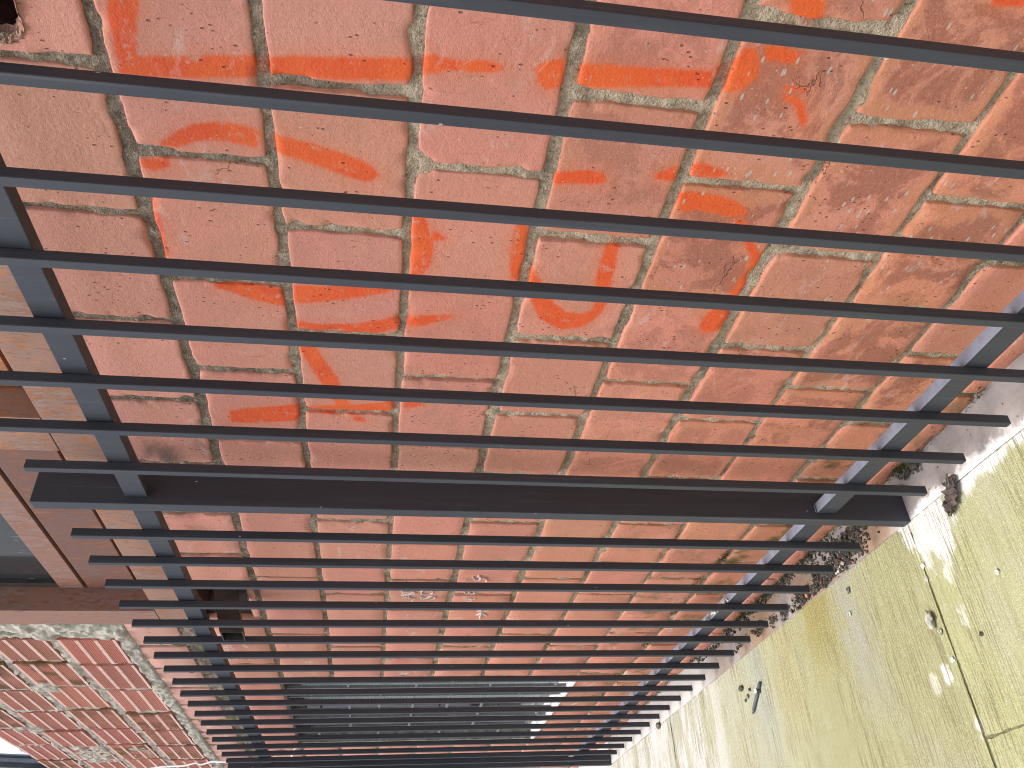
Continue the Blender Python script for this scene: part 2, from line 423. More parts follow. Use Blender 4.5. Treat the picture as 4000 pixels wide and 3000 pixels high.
def mat_ledge():
    k = N('cement_footing'); p = k.pos(); c = k.xyz(p)
    n = k.noise(p, 6, 5, 0.65, 0.4); g = k.noise(p, 90, 4, 0.7)
    col = k.mix(k.ramp(n, 0.35, 0.65), (0.225, 0.20, 0.19), (0.33, 0.295, 0.275))
    mid = k.mul(k.ramp(c[0], -1.95, -2.1), k.ramp(c[0], -3.75, -3.4))
    col = k.mix(k.mul(mid, k.ramp(k.noise(p, 4, 4), 0.35, 0.6)), col, (0.27, 0.185, 0.125))
    ed = k.mul(k.ramp(k.math('ADD', c[1], k.mul(k.math('SUBTRACT', k.noise(p, 14, 5, 0.7), 0.5), 0.14)), 1.042, 1.0), k.ramp(c[0], -2.15, -1.9))
    col = k.mix(ed, col, (0.74, 0.72, 0.70))
    col = k.mix(k.ramp(c[0], -3.55, -3.9), col, (0.50, 0.48, 0.46))
    col = k.mix(k.ramp(g, 0.55, 0.8, 0, 0.4), col, (0.16, 0.13, 0.11))
    ho = k.math('SUBTRACT', 1.0, k.ramp(k.vor(p, 24), 0.05, 0.09)); ho = k.mul(ho, k.ramp(k.noise(p, 8, 2), 0.52, 0.6))
    col = k.mix(k.mul(ho, 0.7), col, (0.12, 0.09, 0.075))
    return k.done(col, 0.9, k.bump(k.math('ADD', n, k.math('SUBTRACT', k.mul(g, 0.3), ho)), 0.005, 0.7), 0.2)

def mat_ribbed():
    k = N('ribbed_clay'); p = k.pos(); oi = k.n('ShaderNodeObjectInfo')
    col = oi.outputs['Color']
    n = k.noise(p, 9, 5, 0.65); f = k.noise(p, 150, 3, 0.6)
    col = k.mix(k.ramp(n, 0.45, 0.7, 0, 0.6), col, (0.50, 0.24, 0.17))
    col = k.mix(k.ramp(f, 0.5, 0.8, 0, 0.4), col, (0.16, 0.05, 0.035))
    lw = k.ramp(k.noise(p, 16, 6, 0.7), 0.63, 0.72, 0, 0.6)
    col = k.mix(lw, col, (0.60, 0.50, 0.44))
    gm = k.mul(k.attr('moss')[2], k.ramp(k.noise(p, 8, 4), 0.45, 0.6))
    col = k.mix(k.mul(gm, 0.75), col, (0.10, 0.075, 0.02))
    return k.done(col, 0.8, k.bump(f, 0.0015, 0.6), 0.25)

def mat_glass(name, tint, rough, wire=False):
    k = N(name); p = k.pos()
    if wire:
        h = k.vor(k.map(p, (1, 1, 1)), 55, 0.25)
        n = k.noise(p, 14, 3)
        col = k.mix(k.ramp(h, 0.1, 0.6), tint, tuple(c * 0.45 for c in tint))
        col = k.mix(k.ramp(n, 0.4, 0.7, 0, 0.4), col, (0.16, 0.20, 0.20))
        return k.done(col, rough, k.bump(h, 0.006, 0.7), 0.6)
    n = k.noise(k.map(p, (2, 2, 30)), 1.0, 3)
    col = k.mix(n, tint, tuple(c * 0.6 for c in tint))
    tk = k.mul(k.ramp(k.noise(k.map(p, (150, 1, 14)), 1.0, 2), 0.66, 0.70), k.ramp(k.noise(p, 6, 2), 0.5, 0.56))
    col = k.mix(k.mul(tk, 0.8), col, (0.7, 0.7, 0.7))
    return k.done(col, rough, k.bump(k.noise(p, 3, 2), 0.002, 0.3), 0.9)

RIBPALE = mat_simple('clay_skin_sheen', (0.58, 0.33, 0.265), (0.68, 0.47, 0.40), 30, 0.5, 0.001, 0.6)  # smooth pale skin, with grazing sky sheen painted into its colour
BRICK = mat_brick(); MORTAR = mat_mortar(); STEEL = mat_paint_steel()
RUST_PALE = mat_rust('rust_pale', (0.20, 0.095, 0.062), (0.29, 0.165, 0.12), (0.37, 0.28, 0.245), 0.45, 0.7)
RUST_DARK = mat_rust('rust_dark', (0.125, 0.055, 0.042), (0.165, 0.075, 0.055), (0.21, 0.14, 0.12), 0.5, 0.3)
RUST_ORANGE = mat_rust('rust_orange', (0.30, 0.125, 0.06), (0.36, 0.16, 0.075), (0.40, 0.24, 0.16), 0.3, 0.9)
RUST_BEAD = mat_rust('rust_bead', (0.21, 0.105, 0.08), (0.26, 0.135, 0.10), (0.33, 0.225, 0.19), 0.5, 0.35)
SLAB = mat_slab(); LEDGE = mat_ledge(); RIBBED = mat_ribbed()
CEMENT = mat_simple('grey_render', (0.22, 0.195, 0.165), (0.42, 0.39, 0.34), 16, 0.95, 0.006)
ROUGHM = mat_simple('rough_mortar', (0.31, 0.275, 0.225), (0.56, 0.52, 0.45), 22, 0.97, 0.008)
SILLW = mat_simple('white_limewash', (0.78, 0.77, 0.74), (0.88, 0.87, 0.85), 22, 0.85, 0.003)
LINTEL = mat_simple('dark_timber', (0.045, 0.032, 0.025), (0.12, 0.09, 0.07), 14, 0.85, 0.005, stretch=(0.3, 1, 1))
VOID = mat_simple('burnt_clay_inside', (0.06, 0.022, 0.017), (0.095, 0.038, 0.028), 14, 0.95, 0.003)
BROKEN = mat_simple('broken_clay', (0.30, 0.155, 0.12), (0.46, 0.29, 0.235), 60, 0.95, 0.009)
DARKSTEEL = mat_simple('dark_steel', (0.028, 0.026, 0.026), (0.055, 0.04, 0.033), 30, 0.6, 0.001, 0.4)
GREYSTEEL = mat_simple('grey_steel', (0.16, 0.165, 0.175), (0.22, 0.22, 0.23), 30, 0.5, 0.001, 0.5)
ROOM = mat_simple('dim_plaster', (0.10, 0.10, 0.10), (0.14, 0.14, 0.14), 5, 0.95)
GLASS_DARK = mat_glass('dark_glass', (0.045, 0.046, 0.05), 0.08)
GLASS_TEX = mat_glass('patterned_glass', (0.40, 0.52, 0.51), 0.3, True)
CHALKM = mat_simple('chalk', (0.55, 0.46, 0.42), (0.80, 0.74, 0.70), 60, 1.0)
CABLEM = mat_simple('white_plastic', (0.78, 0.78, 0.76), (0.84, 0.84, 0.82), 20, 0.45, 0.0004, 0.5)
SOIL = mat_simple('soil_crumbs', (0.030, 0.027, 0.022), (0.12, 0.105, 0.08), 60, 0.95)
STONE = mat_simple('pale_stone', (0.30, 0.285, 0.23), (0.50, 0.48, 0.41), 50, 0.95, 0.004)
DSTONE = mat_simple('dark_stone', (0.06, 0.055, 0.045), (0.20, 0.185, 0.15), 60, 0.9, 0.003)
WSTONE = mat_simple('white_crumb', (0.46, 0.44, 0.40), (0.66, 0.64, 0.60), 60, 0.95, 0.003)
OCRUMB = mat_simple('brick_crumb', (0.42, 0.14, 0.07), (0.50, 0.20, 0.11), 60, 0.95, 0.003)
MOSSM = mat_simple('moss_leaf', (0.035, 0.055, 0.012), (0.12, 0.14, 0.028), 30, 0.8)
LEAFM = mat_simple('dead_leaf', (0.045, 0.030, 0.026), (0.13, 0.095, 0.082), 45, 0.85, 0.004)
STICKM = mat_simple('dark_rod', (0.060, 0.064, 0.075), (0.10, 0.105, 0.12), 60, 0.55, 0.001, 0.4)
FARWALL = mat_simple('white_render', (0.74, 0.74, 0.74), (0.80, 0.80, 0.80), 3, 0.9)
FARGREY = mat_simple('grey_metal', (0.36, 0.40, 0.46), (0.44, 0.47, 0.52), 6, 0.5)
FARDARK = mat_simple('dark_gutter', (0.035, 0.04, 0.055), (0.06, 0.065, 0.08), 6, 0.5)
GROUNDM = mat_simple('asphalt', (0.05, 0.05, 0.05), (0.075, 0.072, 0.068), 30, 0.95)

PAINT=[
[(-0.686,1.966),(-0.704,1.97),(-0.723,1.975),(-0.738,1.975),(-0.752,1.975),(-0.765,1.977),(-0.779,1.978),(-0.792,1.976),(-0.803,1.974),(-0.793,1.95),(-0.78,1.948),(-0.769,1.946),(-0.758,1.944),(-0.745,1.941),(-0.73,1.937),(-0.716,1.932),(-0.699,1.928),(-0.681,1.924)],
[(-0.818,1.98),(-0.818,1.948),(-0.818,1.915),(-0.814,1.884),(-0.811,1.853),(-0.806,1.814),(-0.802,1.774),(-0.798,1.735),(-0.793,1.695),(-0.789,1.636),(-0.784,1.575),(-0.781,1.551),(-0.777,1.526),(-0.77,1.518),(-0.765,1.515),(-0.743,1.525),(-0.743,1.529),(-0.741,1.529),(-0.743,1.552),(-0.745,1.575),(-0.75,1.634),(-0.756,1.693),(-0.761,1.732),(-0.765,1.77),(-0.769,1.808),(-0.773,1.847),(-0.777,1.878),(-0.781,1.908),(-0.784,1.94),(-0.787,1.972)],
[(-0.769,1.521),(-0.765,1.508),(-0.761,1.495),(-0.758,1.486),(-0.755,1.476),(-0.755,1.468),(-0.755,1.459),(-0.754,1.445),(-0.753,1.431),(-0.751,1.417),(-0.749,1.403),(-0.746,1.397),(-0.743,1.391),(-0.736,1.392),(-0.734,1.399),(-0.733,1.405),(-0.732,1.419),(-0.732,1.433),(-0.734,1.447),(-0.736,1.461),(-0.736,1.468),(-0.737,1.476),(-0.734,1.486),(-0.731,1.498),(-0.734,1.513),(-0.737,1.526)],
[(-0.762,1.331),(-0.765,1.323),(-0.769,1.314),(-0.766,1.298),(-0.764,1.281),(-0.713,1.296),(-0.717,1.311),(-0.722,1.327),(-0.728,1.332),(-0.735,1.338)],
[(-0.76,1.274),(-0.76,1.26),(-0.76,1.246),(-0.756,1.215),(-0.751,1.184),(-0.747,1.152),(-0.743,1.121),(-0.739,1.081),(-0.735,1.041),(-0.707,1.05),(-0.71,1.09),(-0.712,1.13),(-0.714,1.161),(-0.716,1.192),(-0.717,1.224),(-0.719,1.255),(-0.721,1.268),(-0.723,1.281)],
[(-0.739,1.031),(-0.74,1.017),(-0.739,0.998),(-0.727,0.988),(-0.712,0.978),(-0.692,0.981),(-0.676,0.987),(-0.666,0.996),(-0.661,1.002),(-0.665,1.016),(-0.672,1.016),(-0.674,1.017),(-0.681,1.022),(-0.684,1.025),(-0.685,1.03),(-0.689,1.036),(-0.695,1.041),(-0.704,1.05)],
[(-0.678,0.976),(-0.678,0.961),(-0.679,0.946),(-0.677,0.934),(-0.676,0.921),(-0.66,0.925),(-0.657,0.939),(-0.653,0.954),(-0.653,0.969),(-0.654,0.984)],
[(-0.573,0.981),(-0.584,0.973),(-0.595,0.965),(-0.6,0.96),(-0.613,0.951),(-0.619,0.936),(-0.62,0.927),(-0.603,0.916),(-0.595,0.92),(-0.592,0.918),(-0.589,0.917),(-0.579,0.922),(-0.567,0.931),(-0.557,0.94)],
[(-0.549,0.661),(-0.547,0.634),(-0.545,0.607),(-0.522,0.623),(-0.524,0.649),(-0.527,0.675)],
[(-0.727,0.921),(-0.728,0.91),(-0.728,0.9),(-0.726,0.89),(-0.723,0.881),(-0.719,0.884),(-0.72,0.893),(-0.721,0.903),(-0.721,0.913),(-0.722,0.923)],
[(-0.746,0.915),(-0.747,0.905),(-0.748,0.898),(-0.753,0.892),(-0.756,0.887),(-0.766,0.88),(-0.778,0.872),(-0.784,0.866),(-0.791,0.86),(-0.79,0.855),(-0.782,0.858),(-0.774,0.86),(-0.762,0.868),(-0.748,0.876),(-0.741,0.888),(-0.735,0.898),(-0.735,0.909),(-0.736,0.918)],
[(-0.954,1.944),(-0.952,1.932),(-0.951,1.92),(-0.943,1.902),(-0.936,1.885),(-0.933,1.868),(-0.929,1.851),(-0.931,1.834),(-0.933,1.816),(-0.936,1.803),(-0.94,1.788),(-0.904,1.777),(-0.901,1.791),(-0.897,1.806),(-0.895,1.825),(-0.893,1.844),(-0.898,1.865),(-0.902,1.886),(-0.915,1.905),(-0.927,1.923),(-0.937,1.934),(-0.946,1.945)],
[(-0.939,1.771),(-0.943,1.757),(-0.948,1.742),(-0.956,1.717),(-0.963,1.692),(-0.975,1.662),(-0.986,1.632),(-0.99,1.618),(-0.994,1.603),(-0.989,1.59),(-0.985,1.579),(-0.978,1.578),(-0.969,1.586),(-0.96,1.594),(-0.952,1.606),(-0.944,1.619),(-0.934,1.65),(-0.924,1.68),(-0.918,1.706),(-0.912,1.731),(-0.909,1.746),(-0.905,1.76)],
[(-1.001,1.991),(-1.005,1.98),(-1.009,1.968),(-1.002,1.953),(-0.995,1.939),(-0.98,1.939),(-0.982,1.952),(-0.984,1.964),(-0.986,1.974),(-0.988,1.987)],
[(-1.072,1.987),(-1.1,1.989),(-1.129,1.992),(-1.156,1.994),(-1.183,1.996),(-1.204,1.993),(-1.224,1.991),(-1.219,1.983),(-1.198,1.982),(-1.177,1.982),(-1.151,1.981),(-1.125,1.981),(-1.097,1.98),(-1.069,1.979)],
[(-0.967,1.262),(-0.963,1.245),(-0.959,1.229),(-0.959,1.213),(-0.959,1.196),(-0.955,1.184),(-0.95,1.171),(-0.933,1.175),(-0.93,1.189),(-0.927,1.202),(-0.929,1.219),(-0.932,1.235),(-0.936,1.253),(-0.939,1.27)],
[(-0.933,1.08),(-0.933,1.068),(-0.933,1.054),(-0.929,1.045),(-0.925,1.038),(-0.899,1.055),(-0.904,1.061),(-0.909,1.067),(-0.915,1.075),(-0.922,1.085)],
[(-0.923,1.012),(-0.92,1.003),(-0.917,0.998),(-0.917,0.989),(-0.917,0.975),(-0.912,0.964),(-0.907,0.955),(-0.9,0.958),(-0.897,0.97),(-0.894,0.981),(-0.89,0.993),(-0.886,1.009),(-0.892,1.02),(-0.898,1.028)],
[(-1.005,1.012),(-1.001,0.996),(-0.997,0.981),(-0.999,0.962),(-1.001,0.941),(-1.004,0.926),(-1.008,0.909),(-1.004,0.894),(-1.001,0.879),(-0.988,0.882),(-0.978,0.898),(-0.968,0.915),(-0.964,0.932),(-0.959,0.95),(-0.957,0.971),(-0.956,0.994),(-0.958,1.013),(-0.961,1.029)],
[(-1.021,0.9),(-1.027,0.891),(-1.031,0.884),(-1.034,0.875),(-1.04,0.865),(-1.033,0.863),(-1.023,0.871),(-1.012,0.882),(-1.011,0.893),(-1.011,0.901)],
[(-1.064,0.857),(-1.081,0.846),(-1.1,0.833),(-1.11,0.819),(-1.119,0.807),(-1.109,0.803),(-1.096,0.813),(-1.086,0.821),(-1.072,0.833),(-1.056,0.846)],
[(-1.061,1.516),(-1.084,1.517),(-1.109,1.518),(-1.131,1.516),(-1.148,1.515),(-1.166,1.514),(-1.183,1.514),(-1.2,1.513),(-1.22,1.513),(-1.234,1.513),(-1.248,1.513),(-1.252,1.505),(-1.242,1.498),(-1.232,1.491),(-1.214,1.483),(-1.193,1.474),(-1.167,1.473),(-1.141,1.473),(-1.118,1.479),(-1.1,1.484),(-1.078,1.49),(-1.056,1.495)],
[(-1.131,1.478),(-1.129,1.464),(-1.127,1.451),(-1.119,1.45),(-1.109,1.462),(-1.099,1.473)],
[(-1.056,1.315),(-1.083,1.317),(-1.111,1.318),(-1.139,1.317),(-1.168,1.315),(-1.194,1.311),(-1.221,1.306),(-1.223,1.291),(-1.197,1.289),(-1.17,1.288),(-1.141,1.29),(-1.113,1.292),(-1.086,1.294),(-1.059,1.297)],
[(-1.309,1.908),(-1.312,1.894),(-1.314,1.88),(-1.327,1.858),(-1.339,1.834),(-1.346,1.804),(-1.352,1.774),(-1.3,1.765),(-1.296,1.794),(-1.292,1.822),(-1.288,1.847),(-1.283,1.873),(-1.29,1.891),(-1.297,1.907)],
[(-1.34,1.752),(-1.335,1.725),(-1.33,1.698),(-1.32,1.663),(-1.31,1.628),(-1.3,1.597),(-1.29,1.565),(-1.284,1.555),(-1.278,1.545),(-1.273,1.545),(-1.272,1.556),(-1.271,1.566),(-1.272,1.598),(-1.272,1.63),(-1.277,1.664),(-1.282,1.697),(-1.283,1.723),(-1.285,1.749)],
[(-1.437,1.758),(-1.441,1.732),(-1.444,1.704),(-1.442,1.667),(-1.44,1.63),(-1.429,1.601),(-1.418,1.572),(-1.408,1.55),(-1.399,1.528),(-1.362,1.534),(-1.371,1.556),(-1.38,1.577),(-1.389,1.605),(-1.397,1.631),(-1.401,1.666),(-1.405,1.701),(-1.402,1.726),(-1.398,1.752)],
[(-1.4,1.51),(-1.391,1.486),(-1.381,1.462),(-1.366,1.437),(-1.352,1.412),(-1.349,1.413),(-1.351,1.44),(-1.354,1.466),(-1.358,1.491),(-1.362,1.515)],
[(-1.481,1.757),(-1.502,1.75),(-1.524,1.744),(-1.553,1.734),(-1.583,1.724),(-1.612,1.714),(-1.638,1.703),(-1.661,1.696),(-1.69,1.688),(-1.715,1.675),(-1.738,1.663),(-1.708,1.643),(-1.681,1.652),(-1.657,1.66),(-1.631,1.665),(-1.602,1.671),(-1.573,1.683),(-1.546,1.694),(-1.519,1.705),(-1.491,1.715),(-1.471,1.723),(-1.452,1.731)],
[(-1.818,1.943),(-1.82,1.924),(-1.822,1.906),(-1.817,1.867),(-1.812,1.828),(-1.805,1.797),(-1.798,1.766),(-1.728,1.765),(-1.734,1.795),(-1.741,1.824),(-1.748,1.862),(-1.755,1.899),(-1.763,1.919),(-1.77,1.938)],
[(-1.761,1.749),(-1.762,1.718),(-1.764,1.686),(-1.762,1.654),(-1.761,1.621),(-1.752,1.588),(-1.742,1.556),(-1.73,1.539),(-1.718,1.524),(-1.692,1.528),(-1.696,1.545),(-1.701,1.56),(-1.708,1.591),(-1.714,1.622),(-1.718,1.653),(-1.721,1.684),(-1.725,1.716),(-1.728,1.747)],
[(-1.72,1.506),(-1.716,1.493),(-1.713,1.481),(-1.708,1.47),(-1.702,1.459),(-1.693,1.46),(-1.692,1.471),(-1.69,1.482),(-1.691,1.495),(-1.692,1.508)],
[(-1.782,1.635),(-1.787,1.629),(-1.791,1.623),(-1.791,1.615),(-1.792,1.606),(-1.782,1.605),(-1.775,1.612),(-1.768,1.62),(-1.77,1.627),(-1.772,1.634)],
[(-1.084,1.13),(-1.101,1.131),(-1.118,1.132),(-1.14,1.132),(-1.163,1.132),(-1.19,1.13),(-1.218,1.127),(-1.246,1.122),(-1.274,1.116),(-1.292,1.113),(-1.312,1.11),(-1.318,1.093),(-1.3,1.09),(-1.28,1.088),(-1.25,1.091),(-1.223,1.093),(-1.196,1.096),(-1.17,1.098),(-1.147,1.101),(-1.126,1.104),(-1.108,1.106),(-1.089,1.108)],
[(-1.297,1.107),(-1.31,1.122),(-1.32,1.133),(-1.317,1.154),(-1.315,1.172),(-1.302,1.185),(-1.291,1.2),(-1.277,1.211),(-1.26,1.225),(-1.241,1.234),(-1.219,1.245),(-1.198,1.258),(-1.178,1.27),(-1.185,1.281),(-1.209,1.275),(-1.234,1.27),(-1.258,1.262),(-1.285,1.252),(-1.312,1.239),(-1.343,1.222),(-1.36,1.197),(-1.377,1.169),(-1.369,1.142),(-1.36,1.117),(-1.336,1.104),(-1.316,1.094)],
[(-1.095,0.821),(-1.125,0.819),(-1.155,0.817),(-1.184,0.82),(-1.214,0.822),(-1.232,0.823),(-1.248,0.825),(-1.262,0.835),(-1.276,0.846),(-1.289,0.851),(-1.304,0.856),(-1.32,0.856),(-1.337,0.856),(-1.357,0.839),(-1.354,0.828),(-1.351,0.816),(-1.337,0.807),(-1.323,0.798),(-1.296,0.797),(-1.269,0.796),(-1.246,0.797),(-1.227,0.799),(-1.196,0.799),(-1.164,0.8),(-1.133,0.8),(-1.104,0.801)]]

CHALK=[
[(-2.9834,1.4166),(-3.0107,1.4681),(-3.0454,1.4145)],
[(-2.9958,1.4432),(-3.0336,1.4399)],
[(-3.0603,1.4247),(-3.0636,1.4216)],
[(-2.9546,1.4664),(-2.9820,1.4654)],
[(-2.9678,1.4659),(-2.9685,1.4232),(-2.9810,1.4176),(-2.9953,1.4181)],
[(-3.0165,1.3935),(-3.0285,1.3863),(-3.0266,1.3686),(-3.0133,1.3517),(-3.0155,1.3411),(-3.0317,1.3379),(-3.0424,1.3438),(-3.0314,1.3653),(-3.0431,1.3825),(-3.0384,1.3917),(-3.0165,1.3935)],
[(-2.9513,1.3907),(-2.9687,1.3949),(-2.9868,1.3933),(-2.9946,1.3823),(-2.9942,1.3618),(-2.9844,1.3521),(-2.9677,1.3518),(-2.9529,1.3557)],
[(-2.9612,1.2302),(-2.9786,1.2294),(-2.9849,1.2210),(-2.9799,1.2126),(-2.9687,1.2108)],
[(-2.9734,1.2103),(-2.9877,1.2052),(-2.9891,1.1946),(-2.9762,1.1915),(-2.9620,1.1946)],
[(-3.0632,1.2095),(-3.0562,1.1935)],
[(-3.0292,1.2075),(-3.0432,1.2054),(-3.0348,1.1973),(-3.0445,1.1856),(-3.0264,1.1867)],
[(-2.8218,1.2141),(-2.8438,1.2046),(-2.8510,1.1937),(-2.8418,1.1861),(-2.8211,1.1862),(-2.8080,1.1934),(-2.8213,1.1947)],
[(-2.8284,1.1853),(-2.8295,1.1703),(-2.8382,1.1629),(-2.8545,1.1586),(-2.8621,1.1611)],
[(-2.8566,1.2363),(-2.8625,1.2334)],
[(-3.2700,1.1396),(-3.1935,1.1388)],
[(-3.2225,1.1568),(-3.1935,1.1388),(-3.2257,1.1118)],
[(-3.2061,1.1412),(-3.1935,1.1388),(-3.2006,1.1292)],
[(-3.1742,1.1559),(-3.1738,1.1292)],
[(-3.1742,1.1559),(-3.1581,1.1405)],
[(-3.1811,1.1425),(-3.1630,1.1132)]]

PAINT = [np.array(s) for s in PAINT]

def paint_sdf(x, z):
    x = np.asarray(x, float); z = np.asarray(z, float)
    out = np.full(x.shape, 1.0)
    for P in PAINT:
        m = 0.12
        sel = (x > P[:, 0].min() - m) & (x < P[:, 0].max() + m) & (z > P[:, 1].min() - m) & (z < P[:, 1].max() + m)
        if not sel.any(): continue
        px = x[sel]; pz = z[sel]
        dmin = np.full(px.shape, 9.0); ins = np.zeros(px.shape, bool)
        Q = np.roll(P, -1, 0)
        for (ax, az), (bx, bz) in zip(P, Q):
            ex, ez = bx - ax, bz - az
            L = ex * ex + ez * ez
            t = np.clip(((px - ax) * ex + (pz - az) * ez) / (L + 1e-12), 0, 1)
            dmin = np.minimum(dmin, np.hypot(px - ax - t * ex, pz - az - t * ez))
            c = ((az > pz) != (bz > pz))
            if c.any():
                xi = ax + (pz - az) * ex / (ez if abs(ez) > 1e-12 else 1e-12)
                ins ^= c & (px < xi)
        d = np.where(ins, -dmin, dmin)
        out[sel] = np.minimum(out[sel], d)
    return out

def set_paint(o, x, z):
    sd_ = paint_sdf(x, z)
    a = o.data.attributes.new('paint', 'FLOAT', 'POINT')
    a.data.foreach_set('value', sd_.astype(np.float32).reshape(-1))
    return sd_

# ================================================================== PAVEMENT
pav = tag(empty('pavement'), kind='structure')
YE = 0.666 * S
def slab(x0, x1, y0, y1):
    x0, x1 = sorted((x0, x1)); y0, y1 = sorted((y0, y1))
    ring = []
    def side(ax, ay, bx, by):
        n = max(2, int(math.hypot(bx - ax, by - ay) / 0.018))
        for i in range(n):
            t = i / n
            x = ax + (bx - ax) * t; y = ay + (by - ay) * t
            w_ = (float(vnoise(x * 9 + 3, y * 9, 61)) - .5) * 0.006 + (float(vnoise(x * 45, y * 45, 62)) - .5) * 0.0045
            nx_, ny_ = (by - ay), -(bx - ax); L = math.hypot(nx_, ny_)
            ring.append((x + nx_ / L * (w_ - .001), y + ny_ / L * (w_ - .001)))
    side(x0, y0, x1, y0); side(x1, y0, x1, y1); side(x1, y1, x0, y1); side(x0, y1, x0, y0)
    n = len(ring); cx_, cy_ = (x0 + x1) / 2, (y0 + y1) / 2
    v = [(x, y, 0) for x, y in ring]
    v += [(x, y, -0.10) for x, y in ring]
    f = [tuple(range(n))]
    f += [(i, n + i, n + (i + 1) % n, (i + 1) % n) for i in range(n)]
    return mesh('slab', v, f, SLAB, pav)
JX = -1.337 * S
slab(JX - 0.0035, -4.35, 0.2635 * S - 3.0, YE - 0.001)
slab(JX + 0.0035, 1.9, 0.2635 * S + 0.002, YE - 0.001)
slab(JX + 0.0035, 1.9, 0.2635 * S - 3.0, 0.2635 * S - 0.002)
slab(-4.358, -9.0, 0.2635 * S - 3.0, YE - 0.001)
box('joint_filler', -9, 1.9, YE - 3.6, YE - .03, -0.12, -0.005, mat_simple('joint_dirt', (0.10, 0.10, 0.045), (0.22, 0.20, 0.11), 60, 1.0), pav)
box('joint_filler', -9, 1.9, YE - .0299, YE + .02, -0.12, -0.0012, mat_simple('joint_lime', (0.20, 0.18, 0.12), (0.46, 0.44, 0.38), 70, 1.0), pav)
gnd = mesh('road', [(-80, -80, -0.13), (80, -80, -0.13), (80, 80, -0.13), (-80, 80, -0.13)], [(0, 1, 2, 3)], GROUNDM)
tag(gnd, kind='structure')
# footing strip between wall and pavement
nx, ny = 260, 14
xs = np.linspace(-9.0, 1.9, nx); ys = np.linspace(YE, 0.80 * S, ny)
X, Y = np.meshgrid(xs, ys, indexing='ij')
Z = 0.002 + 0.006 * fbm(X * 7, Y * 7, 3) + np.where(Y > 0.745 * S, 0.012 * (vnoise(X * 9, Y * 9, 4)), 0)
foot = gridmesh('footing_strip', np.stack([X, Y, Z], -1), LEDGE)
tag(foot, kind='structure')

# ================================================================== BRICK WALL
wall = tag(empty('brick_wall', (0, 0, 0)), 'smooth red clay brick wall with orange graffiti standing behind the dark bar fence', 'wall')
YW = 0.765 * S
XN, XF = 0.50, -4.6                    # wall ends in survey units
WIN1 = (-2.213, -0.32, 0.467, 1.33)    # rusted steel window
WIN2 = (-3.68, -2.78, -0.663, 0.307)   # window with grille
HOLE = (-2.195, -1.985, 0.337, 0.452)  # spout hole
BRK = (-0.513, -0.352, 0.374, 0.46)    # broken hollow brick

# mortar bed, recessed a few millimetres, with openings left out
def axis(a, b, steps, marks):
    g = [a]
    while g[-1] < b:
        g.append(g[-1] + steps(g[-1]))
    g = np.array(g[:-1] + [b])
    for m in marks:
        i = np.argmin(abs(g - m)); g[i] = m
    return np.unique(g)
gx = axis(XF, XN, lambda v: 0.0042 if v > -1.35 else (0.007 if v > -2.4 else 0.011), [WIN1[0], WIN1[1], WIN2[0], WIN2[1], HOLE[0], HOLE[1], BRK[0], BRK[1]])
gz = axis(-1.035, 1.392, lambda v: 0.0046 if v < 0.56 else 0.012, [WIN1[2], WIN1[3], WIN2[2], WIN2[3], HOLE[2], HOLE[3], BRK[2], BRK[3]])
X, Z = np.meshgrid(gx * S, gz * S + ZC, indexing='ij')
dep = 0.0075 + 0.009 * fbm(X * 22, Z * 22, 1, 4) + 0.006 * (vnoise(X * 60, Z * 60, 9) - 0.5)
crust = ((Z - ZC) / S > 0.478) & (X / S < -2.2)
dep = np.where(crust, dep - 0.002 + 0.020 * fbm(X * 30, Z * 30, 21, 4), dep)
dep = np.where(crust, dep, np.maximum(dep, 0.0026))
P = np.stack([X, YW + dep, Z], -1)
cx = (gx[:-1] + gx[1:]) / 2; cz = (gz[:-1] + gz[1:]) / 2
CX, CZ = np.meshgrid(cx, cz, indexing='ij')
keep = np.ones(CX.shape, bool)
for a, b, c, d in (WIN1, WIN2, HOLE, BRK):
    keep &= ~((CX > a) & (CX < b) & (CZ > c) & (CZ < d))
mo = gridmesh('mortar', P, MORTAR, wall, keep)
set_paint(mo, X, Z)
# solid core behind the face: pieces round the openings
def core(x0, x1, z0, z1): ubox('wall_core', x0, x1, 0.786, 0.90, z0, z1, CEMENT, wall)
core(XN, BRK[1] + .02, -1.035, 1.39); core(BRK[1] + .02, BRK[0] - .03, -1.035, .365)
core(BRK[0] - .03, -2.2, -1.035, 0.33); core(BRK[0] - .03, -1.98, 0.33, 0.462)
core(-2.2, WIN2[1] + .0101, -1.035, 0.462); core(-2.22, WIN2[1] + .0101, 0.462, 1.39)
core(WIN2[1] + .010, WIN2[0] - .010, -1.035, WIN2[2] - .0122); core(WIN2[1] + .010, WIN2[0] - .010, WIN2[3] + .0122, 1.39)
core(WIN2[0] - .0101, XF, -1.035, 1.39)
core(WIN1[1], WIN1[0], WIN1[3] + .002, 1.39)
# dim room behind the openings
v, f = boxdata(XN * S, XF * S, 0.905 * S, 2.6 * S, -1.02 * S + ZC, 1.38 * S + ZC)
f = [q for i, q in enumerate(f) if i != 2]
mesh('room_lining', v, f, ROOM, wall)

def clay(course, x):
    """clay colour by place: pinker towards the top, more orange low and near"""
    t = min(1, max(0, course / 7.0))
    a = np.array((0.585, 0.258, 0.202)); b = np.array((0.575, 0.222, 0.138))
    c = a * (1 - t) + b * t
    far = min(1, max(0, (-x - 1.4) / 1.2))
    c = c * (1 - 0.5 * far) + np.array((0.53, 0.215, 0.155)) * 0.5 * far
    c = c * (1 + nrs.uniform(-0.10, 0.08)) * (1 + nrs.uniform(-0.05, 0.05, 3))
    return c

